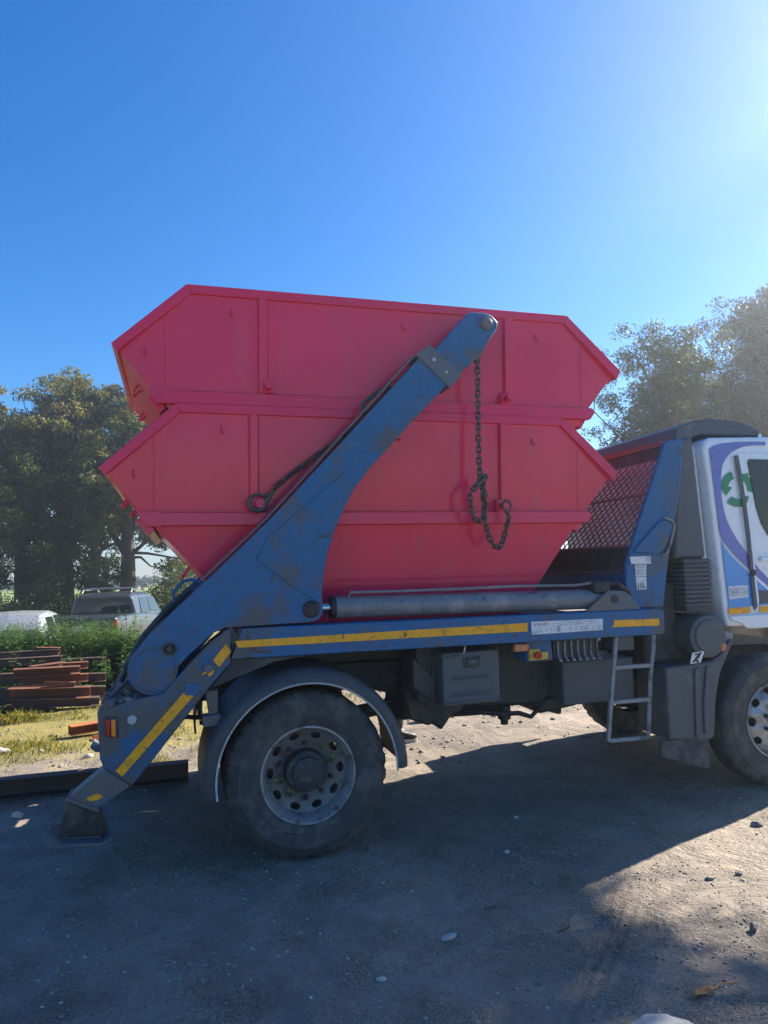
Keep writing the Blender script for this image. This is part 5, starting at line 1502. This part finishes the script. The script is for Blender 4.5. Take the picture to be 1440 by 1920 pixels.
# ================================================================== PERSON beyond the lorry, only one boot in view
def person():
    px_, py_ = 1.36, 2.74
    root = empty('person', (px_, py_, 0))
    tag(root, 'person in dark work clothes standing behind the lorry, one dark boot showing', 'person')
    J = {'pel': (0, 0, .95), 'sp': (.01, 0, 1.15), 'ch': (.01, 0, 1.35), 'nk': (.02, 0, 1.50), 'hd': (.04, 0, 1.60), 'tp': (.04, 0, 1.70),
         'hl': (0, .10, .90), 'kl': (.03, .12, .50), 'al': (-.02, .13, .12), 'hr': (0, -.10, .90), 'kr': (.05, -.11, .50), 'ar': (.02, -.12, .12),
         'sl': (0, .20, 1.42), 'el': (.02, .26, 1.14), 'wl': (.16, .22, .95), 'fl': (.22, .21, .88), 'sr': (0, -.20, 1.42), 'er': (.02, -.26, 1.14), 'wr': (.16, -.22, .95), 'fr': (.22, -.21, .88)}
    rad = {'pel': (.15, .12), 'sp': (.14, .11), 'ch': (.16, .12), 'nk': (.06, .06), 'hd': (.085, .10), 'tp': (.06, .07), 'hl': (.095, .095), 'kl': (.065, .065), 'al': (.05, .05), 'hr': (.095, .095), 'kr': (.065, .065), 'ar': (.05, .05),
           'sl': (.065, .065), 'el': (.05, .05), 'wl': (.03, .035), 'fl': (.03, .04), 'sr': (.065, .065), 'er': (.05, .05), 'wr': (.03, .035), 'fr': (.03, .04)}
    E = [('pel', 'sp'), ('sp', 'ch'), ('ch', 'nk'), ('nk', 'hd'), ('hd', 'tp'), ('pel', 'hl'), ('hl', 'kl'), ('kl', 'al'), ('pel', 'hr'), ('hr', 'kr'), ('kr', 'ar'), ('ch', 'sl'), ('sl', 'el'), ('el', 'wl'), ('wl', 'fl'), ('ch', 'sr'), ('sr', 'er'), ('er', 'wr'), ('wr', 'fr')]
    names = list(J)
    verts = [J[n] for n in names]
    edges = [(names.index(a), names.index(b)) for a, b in E]
    radii = [rad[n] for n in names]
    # fingers rooted in each hand
    for hnd in ('fl', 'fr'):
        s = 1 if hnd == 'fl' else -1
        b = J[hnd]; hi_ = names.index(hnd)
        for k, (dx_, dz_, dy_) in enumerate(((.03, -.075, .02), (.035, -.085, .007), (.035, -.08, -.007), (.03, -.065, -.02), (.055, -.02, -.03 * s))):
            i0 = len(verts)
            verts.append((b[0] + dx_ * .5, b[1] + dy_, b[2] + dz_ * .5)); verts.append((b[0] + dx_ * .7, b[1] + dy_, b[2] + dz_))
            radii += [(.010, .010), (.008, .008)]
            edges += [(hi_, i0), (i0, i0 + 1)]
    me = bpy.data.meshes.new('skeleton')
    me.from_pydata(verts, edges, [])
    tmp = bpy.data.objects.new('skeleton', me)
    col.objects.link(tmp)
    sk = tmp.modifiers.new('skin', 'SKIN')
    for i, v in enumerate(me.skin_vertices[0].data):
        v.radius = radii[i]
        v.use_root = (i == 0)
    sb = tmp.modifiers.new('sub', 'SUBSURF'); sb.levels = 2; sb.render_levels = 2
    bpy.context.view_layer.update()
    bm_ = bpy.data.meshes.new_from_object(tmp.evaluated_get(bpy.context.evaluated_depsgraph_get()))
    bpy.data.objects.remove(tmp)
    bm_.materials.clear()
    bm_.materials.append(MATS['work_cloth']); bm_.materials.append(MATS['skin'])
    for p in bm_.polygons:
        c = p.center
        p.use_smooth = True
        p.material_index = 1 if (c.z > 1.50 or (c.x > .15 and .7 < c.z < .97)) else 0
    body = link('body', bm_, (px_, py_, 0), root)
    hr = MB().lathe([(.0, -.095), (.05, -.085), (.085, -.04), (.10, .0), (.085, .05), (.05, .085), (.0, .095)], (0, 0, 0), 18)
    hr.v = [(px_ + .025 + z * .98, py_ + x * .9, 1.675 + max(y, -.02) * .9) for x, y, z in hr.v]
    hr.build('hair', 'boot_leather', root, 0)
    for dy, dx_ in ((.13, -.02), (-.12, .02)):
        b = MB()
        x0, y0 = px_ + dx_, py_ + dy
        rings = []
        for xx, w, h in ((-.08, .030, .10), (-.06, .042, .13), (.0, .045, .13), (.06, .046, .095), (.12, .048, .075), (.17, .042, .062), (.195, .026, .045)):
            rings.append([(x0 + xx, y0 + w * math.cos(t_), .028 + (h * .5) * (1 + math.sin(t_)) * .98) for t_ in np.linspace(0, 2 * math.pi, 11)[:-1]])
        V = [p for r_ in rings for p in r_]
        Fc = [(i * 10 + k, i * 10 + (k + 1) % 10, (i + 1) * 10 + (k + 1) % 10, (i + 1) * 10 + k) for i in range(6) for k in range(10)] + [tuple(range(10)), tuple(range(69, 59, -1))]
        b.add(V, Fc)
        b.lathe([(.0, .0)], (0, 0, 0), 3) if False else None
        b.tube([(x0 - .02, y0, .10), (x0 - .02, y0, .17), (x0 - .015, y0, .24)], [.058, .056, .062], 12)
        bo = b.build('boot', 'boot_leather', root, 0, smooth=60)
        sole = MB()
        oul = [(-.088, .030), (-.06, .046), (.0, .044), (.07, .048), (.13, .050), (.18, .040), (.205, .018)]
        ring = [(x0 + a, y0 + w) for a, w in oul] + [(x0 + a, y0 - w) for a, w in reversed(oul)]
        nn_ = len(ring)
        sole.add([(a, c, -.004) for a, c in ring] + [(a, c, .036) for a, c in ring], [tuple(range(nn_)), tuple(range(2 * nn_ - 1, nn_ - 1, -1))] + [(i, (i + 1) % nn_, (i + 1) % nn_ + nn_, i + nn_) for i in range(nn_)])
        sole.build('boot_sole', 'trim_grey', bo if False else root, 0)
person()

# ================================================================== BIRDS far up
def bird(label, p, a):
    mb = MB()
    mb.tube([(-.20, 0, 0), (-.10, 0, .01), (.05, 0, .02), (.15, 0, .025), (.22, 0, .02)], [.008, .04, .055, .035, .01], 8)
    for s in (-1, 1):
        mb.add([(.10, s * .03, .03), (-.06, s * .03, .025), (-.08, s * .25, .10), (-.10, s * .48, .06), (.02, s * .30, .11), (.10, s * .2, .09)], [(0, 1, 2, 5), (5, 2, 3, 4)])
        mb.add([(.10, s * .03, .022), (-.06, s * .03, .017), (-.08, s * .25, .094), (-.10, s * .48, .056), (.02, s * .30, .104), (.10, s * .2, .084)], [(5, 2, 1, 0), (4, 3, 2, 5)])
    mb.add([(-.19, -.02, 0), (-.19, .02, 0), (-.30, .06, 0), (-.30, -.06, 0), (-.19, -.02, .006), (-.19, .02, .006), (-.30, .06, .006), (-.30, -.06, .006)], [(0, 1, 2, 3), (7, 6, 5, 4)])
    Rm = Matrix.Rotation(a, 3, 'Z')
    mb.v = [tuple(Rm @ Vector(v) * .8 + Vector(p)) for v in mb.v]
    return tag(mb.build('bird', 'print_dark', None, 0), label, 'bird', 'birds in the sky')
bird('dark bird gliding alone above the airy tree', at(1273, 362, 150), .3)
bird('dark bird flying ahead of the other above the big tree', at(1302, 360, 165), 1.2)

# ================================================================== ADDED HAZE, a volume standing in for lens glare towards the sun
hz_ = MB().box(-270, 310, -70, 430, -1.6, 14.2)
hzo = hz_.build('haze', 'print_dark', None, 0, smooth=0)
hm = bpy.data.materials.new('glare_haze')
hm.use_nodes = True
ht = hm.node_tree
for n_ in list(ht.nodes):
    ht.nodes.remove(n_)
pv = node(ht, 'ShaderNodeVolumePrincipled', Density=0.0035, Anisotropy=0.72)
pv.inputs['Color'].default_value = (0.86, 0.93, 1.0, 1)
ho = ht.nodes.new('ShaderNodeOutputMaterial')
ht.links.new(pv.outputs[0], ho.inputs['Volume'])
hzo.data.materials.clear()
hzo.data.materials.append(hm)
tag(hzo, 'thin added haze over the whole yard standing in for lens glare', 'haze', kind='stuff')
